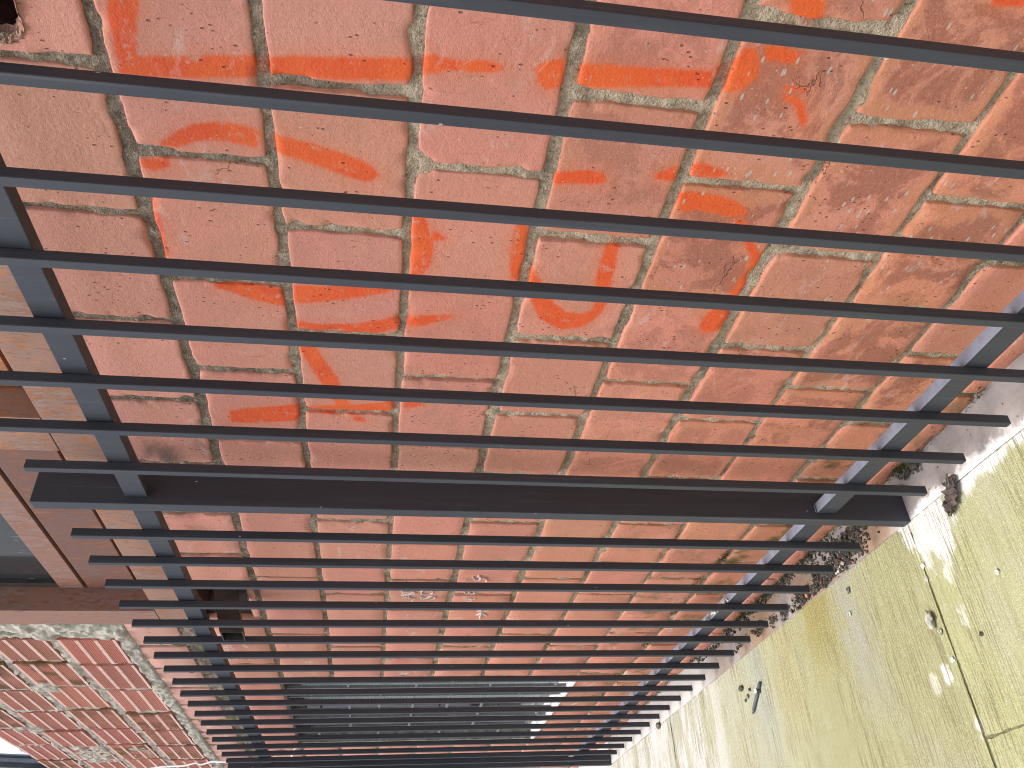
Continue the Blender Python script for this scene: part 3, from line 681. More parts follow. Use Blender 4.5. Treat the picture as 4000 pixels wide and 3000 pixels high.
def brick(x0, x1, z0, z1, course, fine, cut=None):
    """one brick, front face a fine grid with an uneven arris; survey units"""
    xa, xb = min(x0, x1) * S, max(x0, x1) * S
    za, zb = z0 * S + ZC, z1 * S + ZC
    step = 0.0065 if fine else (0.02 if x1 > -2 else 0.045)
    n = max(4, int((xb - xa) / step)); m = max(4, int((zb - za) / step))
    def ax(a, b, n, r):
        t = np.linspace(0, 1, n)
        return np.concatenate([[a, a + r * .35, a + r], a + r + (b - a - 2 * r) * t[1:-1], [b - r, b - r * .35, b]])
    r = 0.0045
    xs = ax(xa, xb, n, r); zs = ax(za, zb, m, r)
    X, Z = np.meshgrid(xs, zs, indexing='ij')
    seed = int(nrs.randint(1, 9999))
    tilt = nrs.uniform(-0.0018, 0.0018, 3)
    Yf = np.full(X.shape, YW) + tilt[0] + tilt[1] * (X - (xa + xb) / 2) / (xb - xa) * 2 + tilt[2] * (Z - (za + zb) / 2) / (zb - za) * 2
    Yf += 0.0018 * fbm(X * 14, Z * 14, seed)
    # rounded, chipped arris
    ex = np.minimum(X - xa, xb - X); ez = np.minimum(Z - za, zb - Z)
    e = np.minimum(ex, ez)
    back = np.where(e < r, (1 - e / r) ** 2 * 0.0035, 0)
    back[0, :] = back[-1, :] = 0.022; back[:, 0] = back[:, -1] = 0.022
    chip = np.clip(vnoise(X * 30, Z * 30, seed + 5) - 0.62, 0, 1) * 0.05 * np.exp(-np.maximum(e, 0) / 0.006)
    Yf = Yf + back + chip
    # wander of the outline, corner rounding
    wx = 0.0042 * fbm(Z * 26, Z * 0 + xa * 5, seed + 1) * 2; wz = 0.0042 * fbm(X * 26, X * 0 + za * 5, seed + 2) * 2
    nearx = np.clip(1 - ex / 0.03, 0, 1); nearz = np.clip(1 - ez / 0.03, 0, 1)
    X2 = X + wx * nearx; Z2 = Z + wz * nearz
    cr = 0.006 * nearx * nearz
    X2 = X2 + np.where(X < (xa + xb) / 2, cr, -cr) * 0.5; Z2 = Z2 + np.where(Z < (za + zb) / 2, cr, -cr) * 0.5
    keep = None
    if cut:
        u = (X2[:-1, :-1] + X2[1:, 1:]) / 2 / S; v_ = ((Z2[:-1, :-1] + Z2[1:, 1:]) / 2 - ZC) / S
        u = (u - cut[0]) / 0.028; v_ = (v_ - cut[1]) / 0.028
        keep = ~((u > 0) & (v_ > 0) & ~((u < 1) & (v_ < 1) & ((1 - u) ** 2 + (1 - v_) ** 2 > 1)))
    o = gridmesh('brick', np.stack([X2, Yf, Z2], -1), BRICK, wall, keep)
    sd_ = set_paint(o, X2, Z2)
    col = clay(course, (x0 + x1) / 2)
    o.color = (*col, 1)
    mx, mz = (x0 + x1) / 2, (z0 + z1) / 2
    o['fire'] = float(np.clip((course - 2.5) / 2.5, 0, 1) * nrs.choice([0.1, 0.35, 0.6, 1.0]) * (1.0 if mx > -1.3 else 0.5))
    o['splash'] = 1.0 if (course in (5, 6, 7) and mx > -0.85) else (0.25 if course >= 4 and mx > -1.3 else 0.0)
    o['lime'] = float(0.9 if (mx < -2.2 and nrs.rand() < 0.4) else (0.35 if nrs.rand() < 0.25 else 0.0))
    low = np.clip((-0.45 - mz) / 0.5, 0, 1)
    o['moss'] = float(np.clip(low * (0.5 if mx > -1.2 else 1.2) * nrs.choice([0.2, 0.8, 1.2]) + (0.5 if (course == 0 and -1.75 < mx < -1.5) else 0), 0, 1.2))
    o['soot'] = 0.0
    return o

COURSES = [(0, .482, .314, -.5385, .2057), (1, .300, .153, -.6465, .2087), (2, .143, -.006, -.5375, .2100), (3, -.016, -.167, -.6335, .2122),
           (4, -.182, -.332, -.5180, .2120), (5, -.345, -.495, -.6205, .2121), (6, -.509, -.658, -.5140, .2118), (7, -.667, -.815, -.6170, .2107),
           (8, -.826, -.972, -.5100, .2108), (9, -.985, -1.024, -.6150, .2108)]
for ci, zt, zb, j0, pitch in COURSES:
    k0 = -int((XN - j0) / pitch) - 1
    for n in range(k0, 60):
        xr_, xl = j0 - pitch * n, j0 - pitch * (n + 1)
        if xr_ > XN or xl < XF: continue
        jw = 0.0062 + nrs.uniform(-0.0015, 0.0015)
        a, b = xl + jw, xr_ - jw * 0.9
        t, d = zt + nrs.uniform(-.0012, .0012), zb + nrs.uniform(-.0012, .0012)
        ct = ci
        # openings
        if ci in (1, 2, 3, 4, 5, 6):
            w0, w1 = WIN2[0], WIN2[1]
            if a > w0 and b < w1: continue
            if a < w1 < b: a = w1 + 0.004
            if a < w0 < b: b = w0 - 0.004
            if b - a < 0.02: continue
        if ci == 0:
            if WIN1[0] - 0.1 < (a + b) / 2 < WIN1[1]: t = 0.462
            if a < HOLE[0] and b > HOLE[1] - 0.02 or (HOLE[0] < (a + b) / 2 < HOLE[1]):
                for q in ((a, b, d, 0.333), (a, b, 0.456, 0.466)):
                    o = brick(*q, 0, False); o['label'] = 'chipped brick piece left beside the spout hole'
                continue
            if abs((a + b) / 2 + 0.435) < 0.06:      # broken hollow brick at the top corner
                o = brick(a, b, d, 0.480, 0, True, (-0.5235, 0.3745)); o['label'] = 'broken hollow brick showing its dark inside'
                continue
        vis = (a + b) / 2 > -1.45 and (a + b) / 2 < -0.2
        o = brick(a, b, d, t, ct, vis and ci < 7)
        mx = (a + b) / 2
        if ci == 1 and -1.48 < mx < -1.27: pass
        if ci == 0 and -1.36 < mx < -1.15: o['soot'] = 1.0
        if ci == 3 and -1.27 < mx < -1.05: o['soot'] = 0.35
# courses beside the rusted window: near side (mostly out of view) and far side
for r_, zz in enumerate((0.497, 0.659, 0.821, 0.983, 1.145)):
    for n in range(5):
        xx = 0.48 - n * 0.2093 - (0.10 if r_ % 2 else 0)
        lo = max(xx - 0.20, -0.315)
        if xx - lo > 0.03: brick(lo, xx, zz, zz + 0.149, 0, False)
for a, b in ((-2.41, -2.225), (-2.62, -2.425), (-2.84, -2.635), (-3.05, -2.852), (-3.26, -3.065), (-3.47, -3.275), (-3.69, -3.485), (-3.90, -3.703), (-4.1, -3.915), (-4.31, -4.115)):
    o = brick(a, b, 0.543, 0.676, 0, False)
    o.color = (0.50, 0.27, 0.22, 1)

# broken hollow brick: dark cell seen through the missing face
bx0, bx1, bz0, bz1 = BRK[0] * S, BRK[1] * S, BRK[2] * S + ZC, BRK[3] * S + ZC
v, f = boxdata(bx0 - 0.02, bx1, YW + 0.022, YW + 0.12, bz0 - 0.004, bz1 + 0.06)
mesh('brick_cavity', v, [q for i, q in enumerate(f) if i != 2], VOID, wall)
v = []; f = []
ring = [(-0.513, .47), (-0.5125, .43), (-0.512, .400), (-0.509, .386), (-0.500, .379), (-0.48, .3765), (-0.44, .376), (-0.36, .376)]
outer = [(-0.5275, .47), (-0.527, .43), (-0.526, .400), (-0.520, .380), (-0.505, .3725), (-0.48, .3715), (-0.44, .3715), (-0.36, .3715)]
m = 60
def sample(line, t):
    t = t * (len(line) - 1); i = min(int(t), len(line) - 2); u = t - i
    return line[i][0] * (1 - u) + line[i + 1][0] * u, line[i][1] * (1 - u) + line[i + 1][1] * u
for i in range(m):
    a = sample(outer, i / (m - 1)); b = sample(ring, i / (m - 1))
    for j in range(6):
        u = j / 5
        x = (a[0] * (1 - u) + b[0] * u) * S; z = (a[1] * (1 - u) + b[1] * u) * S + ZC
        y = YW - 0.0015 + 0.020 * u ** 1.5 + 0.009 * (vnoise(i * 0.6, j * 1.3, 8) - 0.5)
        v.append((x + 0.003 * (vnoise(i * .9, j, 2) - .5), y, z + 0.003 * (vnoise(i * .9, j, 4) - .5)))
for i in range(m - 1):
    for j in range(5):
        f.append((i * 6 + j, i * 6 + j + 1, i * 6 + j + 7, i * 6 + j + 6))
mesh('broken_edge', v, f, BROKEN, wall)

# rough mortar bed under the ribbed bricks, upright strip beside the window
def rough_strip(x0, x1, z0, z1, out, name='mortar_smear'):
    n = int(abs(x1 - x0) * S / 0.008) + 2; m = int((z1 - z0) * S / 0.008) + 2
    X, Z = np.meshgrid(np.linspace(x0 * S, x1 * S, n), np.linspace(z0 * S + ZC, z1 * S + ZC, m), indexing='ij')
    e = np.minimum(np.minimum(X - X.min(), X.max() - X), np.minimum(Z - Z.min(), Z.max() - Z))
    Yv = YW - out * np.clip(e / 0.012, 0, 1) - 0.034 * fbm(X * 26, Z * 26, 31, 4) - 0.011 * (vnoise(X * 90, Z * 90, 33) - .5)
    Yv = np.where(e < 0.001, YW + 0.012, Yv)
    X = X + np.where(e < .001, 0.012 * (vnoise(Z * 40, X * 40, 5) - .5), 0); Z = Z + np.where(e < .001, 0.012 * (vnoise(X * 40, Z * 40, 6) - .5), 0)
    o = gridmesh(name, np.stack([X, Yv, Z], -1), ROUGHM, wall)
    return o
# ribbed hollow bricks of the upper wall
def ribbed(x0, x1, z0, z1):
    H = (z1 - z0) * S
    prof = []                                  # (height fraction, depth)
    d0 = -0.013
    t = 0.0
    def add(dt, d):
        nonlocal t
        prof.append((t, d)); t += dt; prof.append((t, d))
    add(0.055, d0)
    for band in range(3):
        for r_ in range(6):
            add(0.0185, d0 + 0.0040); add(0.0185, d0)
        if band < 2:
            add(0.012, d0 + 0.006); add(0.012, d0 - 0.0015); add(0.058, d0 - 0.003); add(0.012, d0 - 0.0015); add(0.012, d0 + 0.003)
    tt = t + 0.055
    add(0.055, d0)
    ys = [d for _, d in prof]; zs = [z0 * S + ZC + a / tt * H for a, _ in prof]
    xa, xb = x0 * S, x1 * S
    skew = nrs.uniform(-0.004, 0.004); push = nrs.uniform(-0.004, 0.004)
    v = []; f = []
    nn = len(prof)
    v += [(xa, YW + 0.03, zs[0]), (xb, YW + 0.03, zs[0] + skew)]
    for y_, z_ in zip(ys, zs):
        v += [(xa + nrs.uniform(-.003, .003), YW + y_ + push, z_), (xb + nrs.uniform(-.003, .003), YW + y_ + push, z_ + skew)]
    v += [(xa, YW + 0.03, zs[-1]), (xb, YW + 0.03, zs[-1] + skew)]
    for i in range(nn + 1):
        f.append((2 * i, 2 * i + 2, 2 * i + 3, 2 * i + 1))
    f.append(tuple(range(0, 2 * nn + 4, 2))[::-1]); f.append(tuple(range(1, 2 * nn + 4, 2)))
    f = [q[::-1] for q in f]
    o = mesh('ribbed_brick', v, f, RIBBED, wall)
    o.data.materials.append(RIBPALE)
    for i, pl in enumerate(o.data.polygons):
        if 0 < i <= nn and ys[min(i - 1, nn - 1)] <= d0 - 0.001: pl.material_index = 1
    o.data.polygons[1].material_index = 1; o.data.polygons[nn - 1].material_index = 1
    c = np.array((0.46, 0.19, 0.147)) * (1 + nrs.uniform(-.15, .12)) * (1 + nrs.uniform(-.06, .06, 3))
    if nrs.rand() < 0.0: c = np.array((0.56, 0.22, 0.10))
    o.color = (*c, 1)
    o['moss'] = float(nrs.choice([0, 0, 0, 0.6, 1.0]))
    return o
for (z0, z1, js) in ((0.716, 0.866, (-2.326, -2.560, -2.836, -3.128, -3.385, -3.65, -3.92, -4.19, -4.46)),
                     (0.896, 1.043, (-2.326, -2.542, -2.795, -3.070, -3.345, -3.61, -3.89, -4.16, -4.44)),
                     (1.070, 1.215, (-2.326, -2.55, -2.83, -3.10, -3.37, -3.64, -3.91, -4.18, -4.46)),
                     (1.243, 1.384, (-2.326, -2.52, -2.79, -3.06, -3.33, -3.60, -3.88, -4.15, -4.42))):
    for a, b in zip(js[:-1], js[1:]):
        g = nrs.uniform(0.018, 0.030)
        rough_strip(b - 0.008, b + g + 0.008, z0 - .006, z1 + .006, 0.004)
        ribbed(b + g, a - (0.004 if a > -2.33 else 0.004), z0 + nrs.uniform(-.003, .003), z1 + nrs.uniform(-.003, .003))
rough_strip(-2.330, -2.2145, 0.70, 1.385, 0.009)
rough_strip(-4.5, -2.23, 0.672, 0.720, 0.008)
rough_strip(-4.5, -2.32, 0.862, 0.900, 0.005)
rough_strip(-4.5, -2.32, 1.040, 1.075, 0.006)
rough_strip(-4.5, -2.32, 1.212, 1.247, 0.006)
rough_strip(-3.95, -3.62, 1.06, 1.20, 0.012)
rough_strip(-3.9, -3.66, 0.90, 0.99, 0.012)
rough_strip(-3.45, -3.30, 1.19, 1.30, 0.011)
rough_strip(-2.86, -2.74, 0.99, 1.09, 0.012)
rough_strip(-4.5, -3.35, 1.375, 1.398, -0.002)

# rusted double window
win = empty('window'); win.parent = wall
win['label'] = 'rusted steel double window above the bricks'
def fr(x0, x1, z0, z1, y0=0.758, y1=0.835, mat=RUST_PALE, name='frame', bev=0.002): return ubox(name, x0, x1, y0, y1, z0, z1, mat, win, bev)
fr(-2.212, -0.321, 0.468, 0.567)
fr(-2.212, -0.321, 1.25, 1.329)
fr(-2.212, -2.113, 0.5685, 1.2485, mat=RUST_BEAD)
fr(-0.42, -0.321, 0.5685, 1.2485)
fr(-1.318, -1.212, 0.5685, 1.2485)
for xa, xb, mt in ((-2.107, -1.3235, RUST_DARK), (-1.207, -0.425, RUST_ORANGE)):
    ubox('sash', xa, xb, 0.8155, 0.828, 0.6165, 0.7385, mt, win, 0.002)
    ubox('sash', xa, xb, 0.8155, 0.828, 0.7485, 0.806, RUST_BEAD, win, 0.0015)
    ubox('sash', xa, xb, 0.8155, 0.828, 1.19, 1.245, RUST_BEAD, win, 0.0015)
    ubox('sash_bead', xa, xa + 0.022, 0.8185, 0.83, 0.808, 1.188, DARKSTEEL, win)
    ubox('sash_bead', xb - 0.022, xb, 0.8185, 0.83, 0.808, 1.188, DARKSTEEL, win)
    ubox('back_plate', xa - .004, xb + .004, 0.829, 0.836, 0.56, 0.809, DARKSTEEL, win)
    ubox('pane', xa + 0.004, xb - 0.004, 0.8302, 0.8332, 0.80, 1.19, GLASS_DARK, win)
# window with grille, lower down the wall
win2 = empty('window'); win2.parent = wall
win2['label'] = 'window with white sill and staggered grille behind the far bars'
x0, x1, z0, z1 = WIN2
ubox('reveal', x0 - .010, x0, 0.766, 0.86, z0, z1, CEMENT, win2)
ubox('reveal', x1, x1 + .010, 0.766, 0.86, z0, z1, CEMENT, win2)
ubox('lintel', x0 - .010, x1 + .010, 0.7645, 0.86, z1, z1 + .012, LINTEL, win2)
ubox('lintel', x0, x1, 0.812, 0.86, z1 - .034, z1 - .0005, LINTEL, win2)
ubox('sill', x0 - .010, x1 + .010, 0.761, 0.86, z0 - .012, z0, SILLW, win2, 0.003)
ubox('frame', x0, x1, 0.822, 0.834, z0 + .0005, z0 + .028, GREYSTEEL, win2)
ubox('frame', x0, x0 + .025, 0.822, 0.834, z0 + .028, z1 - .035, GREYSTEEL, win2)
ubox('frame', x1 - .025, x1, 0.822, 0.834, z0 + .028, z1 - .035, GREYSTEEL, win2)
ubox('pane', -3.26, x1 - .0255, 0.8275, 0.8305, z0 + .028, z1 - .035, GLASS_TEX, win2)
ubox('pane', x0 + .0255, -3.265, 0.8275, 0.8305, z0 + .028, z1 - .035, GLASS_DARK, win2)
edges = [-2.785, -2.817, -2.893, -3.0, -3.09, -3.19, -3.30, -3.40, -3.52, -3.672]
for i, e in enumerate(edges):
    ubox('grille_bar', e - .003, e + .003, 0.772, 0.782, z0 + .003, z1 - .003, GREYSTEEL, win2)
for i in range(len(edges) - 1):
    zs = (0.227, -0.01, -0.26, -0.507) if i % 2 == 0 else (0.10, -0.13, -0.387, -0.62)
    if i in (3, 4): zs = (0.10, -0.008, -0.13, -0.258, -0.387)
    for z in zs:
        ubox('grille_bar', edges[i + 1] + .0032, edges[i] - .0032, 0.774, 0.780, z - .004, z + .004, GREYSTEEL, win2)

# rain spout
sp = empty('rain_spout'); sp.parent = wall
def sptube(name, xo0, xo1, ext, ms):
    ya, yb = 0.662 * S, 0.86 * S
    v = []
    for y, zc in ((ya, .3515), (yb, .410)):
        for (xx, dz) in ((xo0, -.0265 + ext), (xo1, -.0265 + ext), (xo1, .0265 - ext), (xo0, .0265 - ext)):
            v.append((xx * S, y, (zc + dz) * S + ZC))
    return v
va = sptube('', -2.050, -1.984, 0, 0); vb = sptube('', -2.0475, -1.9865, 0.0025, 0)
v = va + vb
f = []
for i in range(4):
    j = (i + 1) % 4
    f.append((i, j, 4 + j, 4 + i)[::-1]); f.append((8 + i, 8 + j, 12 + j, 12 + i)); f.append((i, j, 8 + j, 8 + i))
mesh('tube', v, f, DARKSTEEL, sp)
v, f = boxdata((HOLE[0] - .01) * S, (HOLE[1] + .003) * S, YW + .02, YW + .20, (HOLE[2] - .004) * S + ZC, (HOLE[3] + .004) * S + ZC)
mesh('hole_lining', v, [q for i, q in enumerate(f) if i != 2], VOID, sp)

# chalk figures
v = []; f = []
for line in CHALK:
    for (ax_, az), (bx, bz) in zip(line[:-1], line[1:]):
        dx, dz = bx - ax_, bz - az
        L = math.hypot(dx, dz)
        k = max(1, int(L / 0.004))
        for q in range(k):
            p0 = (ax_ + dx * q / k, az + dz * q / k); p1 = (ax_ + dx * (q + 1.15) / k, az + dz * (q + 1.15) / k)
            wd = 0.0016 * (0.75 + 0.5 * rnd.random()); nx_, nz_ = -dz / L * wd, dx / L * wd
            b = len(v)
            y = YW - 0.0052
            v += [(p0[0] + nx_, y, p0[1] + nz_), (p0[0] - nx_, y, p0[1] - nz_), (p1[0] - nx_, y, p1[1] - nz_), (p1[0] + nx_, y, p1[1] + nz_)]
            v += [(a, YW + 0.001, c) for a, _, c in v[b:b + 4]]
            f += [(b, b + 1, b + 2, b + 3), (b, b + 4, b + 5, b + 1), (b + 1, b + 5, b + 6, b + 2), (b + 2, b + 6, b + 7, b + 3), (b + 3, b + 7, b + 4, b)]
mesh('chalk_writing', v, f, CHALKM, wall)

# white cable on the upper wall, with a hooked clip by the window
cab = tube('cable', [(x * S, YW - 0.016 - 0.01 * (i % 2), z * S + ZC) for i, (x, z) in enumerate(((-4.20, 1.22), (-4.107, 1.065), (-4.05, 0.93), (-4.0, 0.818), (-3.982, 0.772), (-3.985, 0.745), (-3.96, 0.70), (-3.937, 0.641), (-3.93, 0.45), (-3.90, 0.36), (-3.72, 0.33), (-3.678, 0.303)))], 0.0065, CABLEM)
tag(cab, 'thin white cable hanging down the ribbed bricks at the far end of the wall', 'cable')

# ================================================================== FENCE
fence = tag(empty('fence', (-1.337 * S, 0.67 * S, 0)), 'anthracite steel bar fence in front of the brick wall', 'fence')
FM = Matrix.Translation(fence.location).inverted()
def fpart(o):
    o.parent = fence
    o.matrix_parent_inverse = FM
    return o
def hollow_bar(name, x0, x1, y0, y1, z0, z1):
    v, f = boxdata(x0, x1, y0, y1, z0, z1)
    bm = bmesh.new()
    vv = [bm.verts.new(p) for p in v]
    for q in f: bm.faces.new([vv[i] for i in q])
    bm.edges.ensure_lookup_table()
    bmesh.ops.bevel(bm, geom=[e for e in bm.edges if abs(e.verts[0].co.z - e.verts[1].co.z) > .5], offset=0.0022, segments=2, affect='EDGES', profile=0.6)
    bm.normal_update()
    for fa in [q for q in bm.faces if abs(q.normal.z) > .9]:
        bmesh.ops.inset_region(bm, faces=[fa], thickness=0.0016)
        for q in fa.verts: q.co.z -= 0.012 * (1 if fa.normal.z > 0 else -1)
    me = bpy.data.meshes.new(name); bm.to_mesh(me); bm.free()
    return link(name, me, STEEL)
Yb0, Yb1 = 0.65995, 0.6757
bar0 = None
XI = [-0.4826 - 0.12 * i for i in range(-12, 7)] + [-1.4528 - 0.12 * j for j in range(0, 19)]
for x in XI:
    if bar0 is None:
        bar0 = hollow_bar('bar', -0.0131 * S, 0, Yb0 * S, Yb1 * S, -0.9867 * S + ZC, 0.5640 * S + ZC)
        o = bar0
    else:
        o = bar0.copy(); C.objects.link(o)
    fpart(o)
    o.location = (x * S, 0, 0)
    o.rotation_euler = (rnd.uniform(-.0006, .0006), rnd.uniform(-.0006, .0006), 0)
posts = [1.073, -1.3372, -3.7475]
for px in posts:
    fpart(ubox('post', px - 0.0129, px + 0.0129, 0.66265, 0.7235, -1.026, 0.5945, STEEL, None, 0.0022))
for a, b in zip(posts[:-1], posts[1:]):
    for z0, z1 in ((0.4068, 0.4439), (-0.8695, -0.8307)):
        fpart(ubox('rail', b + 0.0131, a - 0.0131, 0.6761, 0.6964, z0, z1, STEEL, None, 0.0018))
# cement collars at the post feet are part of the footing; small weld beads on the posts
for px in posts[1:]:
    for z in (0.444, 0.406, -0.830, -0.870):
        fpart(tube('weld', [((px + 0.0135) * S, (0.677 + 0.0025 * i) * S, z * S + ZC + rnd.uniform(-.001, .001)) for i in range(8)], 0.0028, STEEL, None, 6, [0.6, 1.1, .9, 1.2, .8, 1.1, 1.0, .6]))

# ================================================================== SMALL THINGS ON THE GROUND
def rockmesh(r, sx=1, sy=1, sz=0.6, seed=0, sub=2):
    bm = bmesh.new()
    bmesh.ops.create_icosphere(bm, subdivisions=sub, radius=1)
    for vv in bm.verts:
        p = vv.co
        k = 1 + 0.6 * mnoise.noise(p * 1.3 + Vector((seed * 3.1, seed, 0))) + 0.35 * mnoise.noise(p * 3.2 + Vector((seed, 0, 9)))
        vv.co = Vector((p.x * sx, p.y * sy, p.z * sz)) * k * r
    me = bpy.data.meshes.new('rock'); bm.to_mesh(me); bm.free()
    return me
def rock(name, x, y, r, mat, label, cat, group=None, z=None, **k):
    me = rockmesh(r, **k)
    lo = min(vv.co.z for vv in me.vertices)
    o = link(name, me, mat, None, r > 0.012)
    o.location = (x * S, y * S, (-lo * 0.9 if z is None else z))
    return tag(o, label, cat, group)
rock('stone', -1.362, 0.479, 0.0165, STONE, 'largest pale lump of old mortar beside the pavement joint', 'stone', sx=0.8, sy=1.35, sz=0.6, seed=2, sub=3)
rock('stone', -1.352, 0.452, 0.008, STONE, 'small pale crumb touching the largest pale lump of mortar', 'stone', seed=5)
rock('stone', -1.335, 0.575, 0.008, WSTONE, 'white flat crumb pressed in the pavement joint near the post foot', 'stone', sz=.35, seed=8)
rock('stone', -1.338, 0.55, 0.008, STONE, 'little grey crumb in the pavement joint between two paler ones', 'stone', sz=.4, seed=9)
rock('stone', -1.347, 0.40, 0.009, WSTONE, 'white crumb by the joint on the camera side of the largest pale lump', 'stone', sz=.3, seed=12)
rock('stone', -1.160, 0.49, 0.0068, WSTONE, 'lone white pebble on the near slab to the right of the dead leaf', 'stone', seed=14)
rock('stone', -1.62, 0.583, 0.0058, WSTONE, 'lone white oblong crumb on the green pavement below the soil heap', 'stone', seed=17, sx=.7, sy=1.4)
rock('stone', -1.60, 0.628, 0.008, DSTONE, 'brown chip just off the footing edge below the soil heap', 'stone', seed=19, sy=1.4)
rock('stone', -2.256, 0.591, 0.0135, DSTONE, 'largest dark pebble of the group beside the dark rod', 'stone', seed=21, sx=1.25, sy=.9)
rock('stone', -2.205, 0.575, 0.0075, DSTONE, 'smooth grey pebble nearest the footing in the group by the dark rod', 'stone', seed=23)
rock('stone', -2.225, 0.562, 0.008, DSTONE, 'middle black pebble in the group by the dark rod', 'stone', seed=25)
rock('stone', -2.245, 0.556, 0.007, DSTONE, 'black pebble farthest from the footing in the group by the dark rod', 'stone', seed=27)
rock('stone', -1.252, 0.415, 0.006, SOIL, 'black speck of grit on the near slab', 'stone', seed=29)
rock('stone', -3.02, 0.664, 0.016, DSTONE, 'mossy dark stone lying at the bar ends far along the footing', 'stone', seed=31, sx=1.4)
rod = tube('rod', [(-2.126 * S, 0.574 * S, 0.008), (-2.14 * S, 0.564 * S, 0.008), (-2.20 * S, 0.521 * S, 0.0075), (-2.212 * S, 0.5125 * S, 0.007)], 0.0065, STICKM, None, 6, [.8, 1, 1, .45])
tag(rod, 'slim dark grey rod lying on the pavement beside black pebbles', 'stick')
cap = tag(empty('plug', (-2.147 * S, 0.556 * S, 0)), 'tiny white ring plug leaning on the dark rod', 'plug')
def cyl(name, c, r0, h, mat, parent, seg=14):
    v = []; f = []
    for z in (0, h):
        for k in range(seg): v.append((c[0] + r0 * math.cos(6.283 * k / seg), c[1] + r0 * math.sin(6.283 * k / seg), c[2] + z))
    for k in range(seg): f.append((k, (k + 1) % seg, seg + (k + 1) % seg, seg + k))
    f.append(tuple(range(seg))[::-1]); f.append(tuple(range(seg, 2 * seg)))
    return mesh(name, v, f, mat, parent)
cyl('stem', (0, 0, 0.001), 0.0095, 0.017, SOIL, cap)
cyl('cap', (0, 0, 0.0182), 0.0085, 0.004, CABLEM, cap)
cyl('hole', (0, 0, 0.0223), 0.0022, 0.0006, SOIL, cap)

# dead leaf with its stalk
leaf = tag(empty('dead_leaf', (-1.181 * S, 0.647 * S, 0.012)), 'crumpled dark dead leaf with curled stalk lying across the footing edge', 'leaf')
n, m = 36, 16
P = np.zeros((n, m, 3))
tip = Vector((-0.040, -0.046, 0)); root = Vector((0.027, 0.046, 0))
ax_ = (tip - root); L = ax_.length; ax_.normalize(); sx_ = Vector((-ax_.y, ax_.x, 0))
for i in range(n):
    t = i / (n - 1)
    wd = 0.030 * (math.sin(math.pi * min(1, t * 0.93 + 0.06)) ** 0.75) * (1 + 0.16 * math.sin(t * 31) + 0.10 * math.sin(t * 57 + 1))
    for j in range(m):
        u = j / (m - 1) * 2 - 1
        curl = 0.009 * abs(u) ** 1.6 * (0.7 + 0.5 * math.sin(t * 9)) + 0.004 * math.sin(u * 9 + t * 22) + 0.003 * math.sin(t * 40 + u * 3)
        q = root + ax_ * (t * L) + sx_ * (u * wd * (1 - 0.12 * abs(u)))
        P[i, j] = (q.x, q.y, curl - 0.004 + 0.006 * math.sin(t * 3.0))
gridmesh('blade', P, LEAFM, leaf)
tube('stalk', [root + ax_ * 0.03 + Vector((0, 0, .010)), root + ax_ * .012 + Vector((0, 0, .014)), root + Vector((0.0, 0.004, .017)), root + Vector((-.014, 0.001, .012)), root + Vector((-.030, -.012, .006)), root + Vector((-.045, -.030, .0)), root + Vector((-.050, -.040, -.004))], 0.0019, DSTONE, leaf, 6)

# dark soil and crumbs lying on the footing (uncountable)
def crumbs(name, pts, mat, smin, smax, kind='stuff', label=None):
    v = []; f = []
    ico = bmesh.new(); bmesh.ops.create_icosphere(ico, subdivisions=1, radius=1)
    iv = [vv.co.copy() for vv in ico.verts]; jf = [[vv.index for vv in q.verts] for q in ico.faces]; ico.free()
    for x, y, z in pts:
        r = rnd.uniform(smin, smax) * (1.0 if rnd.random() < .8 else 1.6); b = len(v)
        s3 = (rnd.uniform(.6, 1.4), rnd.uniform(.6, 1.4), rnd.uniform(.5, 1.0))
        for p in iv:
            k = rnd.uniform(.7, 1.25) * r
            v.append((x + p.x * s3[0] * k, y + p.y * s3[1] * k, z + r * .55 + p.z * s3[2] * k))
        f += [[b + i for i in q] for q in jf]
    o = mesh(name, v, f, mat, None, False)
    tag(o, label, None, None, kind)
    return o
pts = []
while len(pts) < 2300:
    x = rnd.uniform(-2.55, -1.36); y = rnd.uniform(0.668, 0.768)
    dens = 0
    for (cx_, cy_, rx, ry, a) in ((-1.53, .715, .05, .03, 1), (-1.60, .695, .05, .025, 1), (-1.66, .69, .045, .02, 1), (-1.72, .69, .05, .02, .9), (-1.79, .685, .04, .018, .7), (-1.90, .685, .02, .012, 1), (-1.97, .688, .02, .012, .8), (-2.06, .70, .03, .012, .5), (-2.2, .70, .03, .01, .4), (-1.8, .757, .5, .012, .6), (-2.4, .755, .3, .010, .5), (-1.55, .745, .1, .02, .6)):
        dens = max(dens, a * math.exp(-((x - cx_) / rx) ** 2 - ((y - cy_) / ry) ** 2))
    if rnd.random() < dens: pts.append((x * S, y * S, 0.003 + 0.004 * rnd.random()))
crumbs('soil_crumbs', pts, SOIL, 0.0020, 0.0056, label='dark loose soil crumbs on the footing under the bars')
pts = [((-1.262 + rnd.gauss(0, .016)) * S, (.752 + rnd.gauss(0, .008)) * S, 0.006 + rnd.random() * .012) for _ in range(160)]
crumbs('soil_clod', pts, SOIL, 0.003, 0.006, label='dark clod of soil against the wall foot beside the post')
pts = [(rnd.uniform(-2.4, -0.9) * S, rnd.uniform(.672, .76) * S, 0.002) for _ in range(70)]
crumbs('fine_grit', pts, DSTONE, 0.001, 0.0026, label='scattered fine grit on the footing')
pts = [(rnd.uniform(-2.6, -0.7) * S, rnd.uniform(.2, .66) * S, 0.0) for _ in range(90)]
crumbs('white_grit', pts, WSTONE, 0.0007, 0.0018, label='scattered white grit on the pavement')
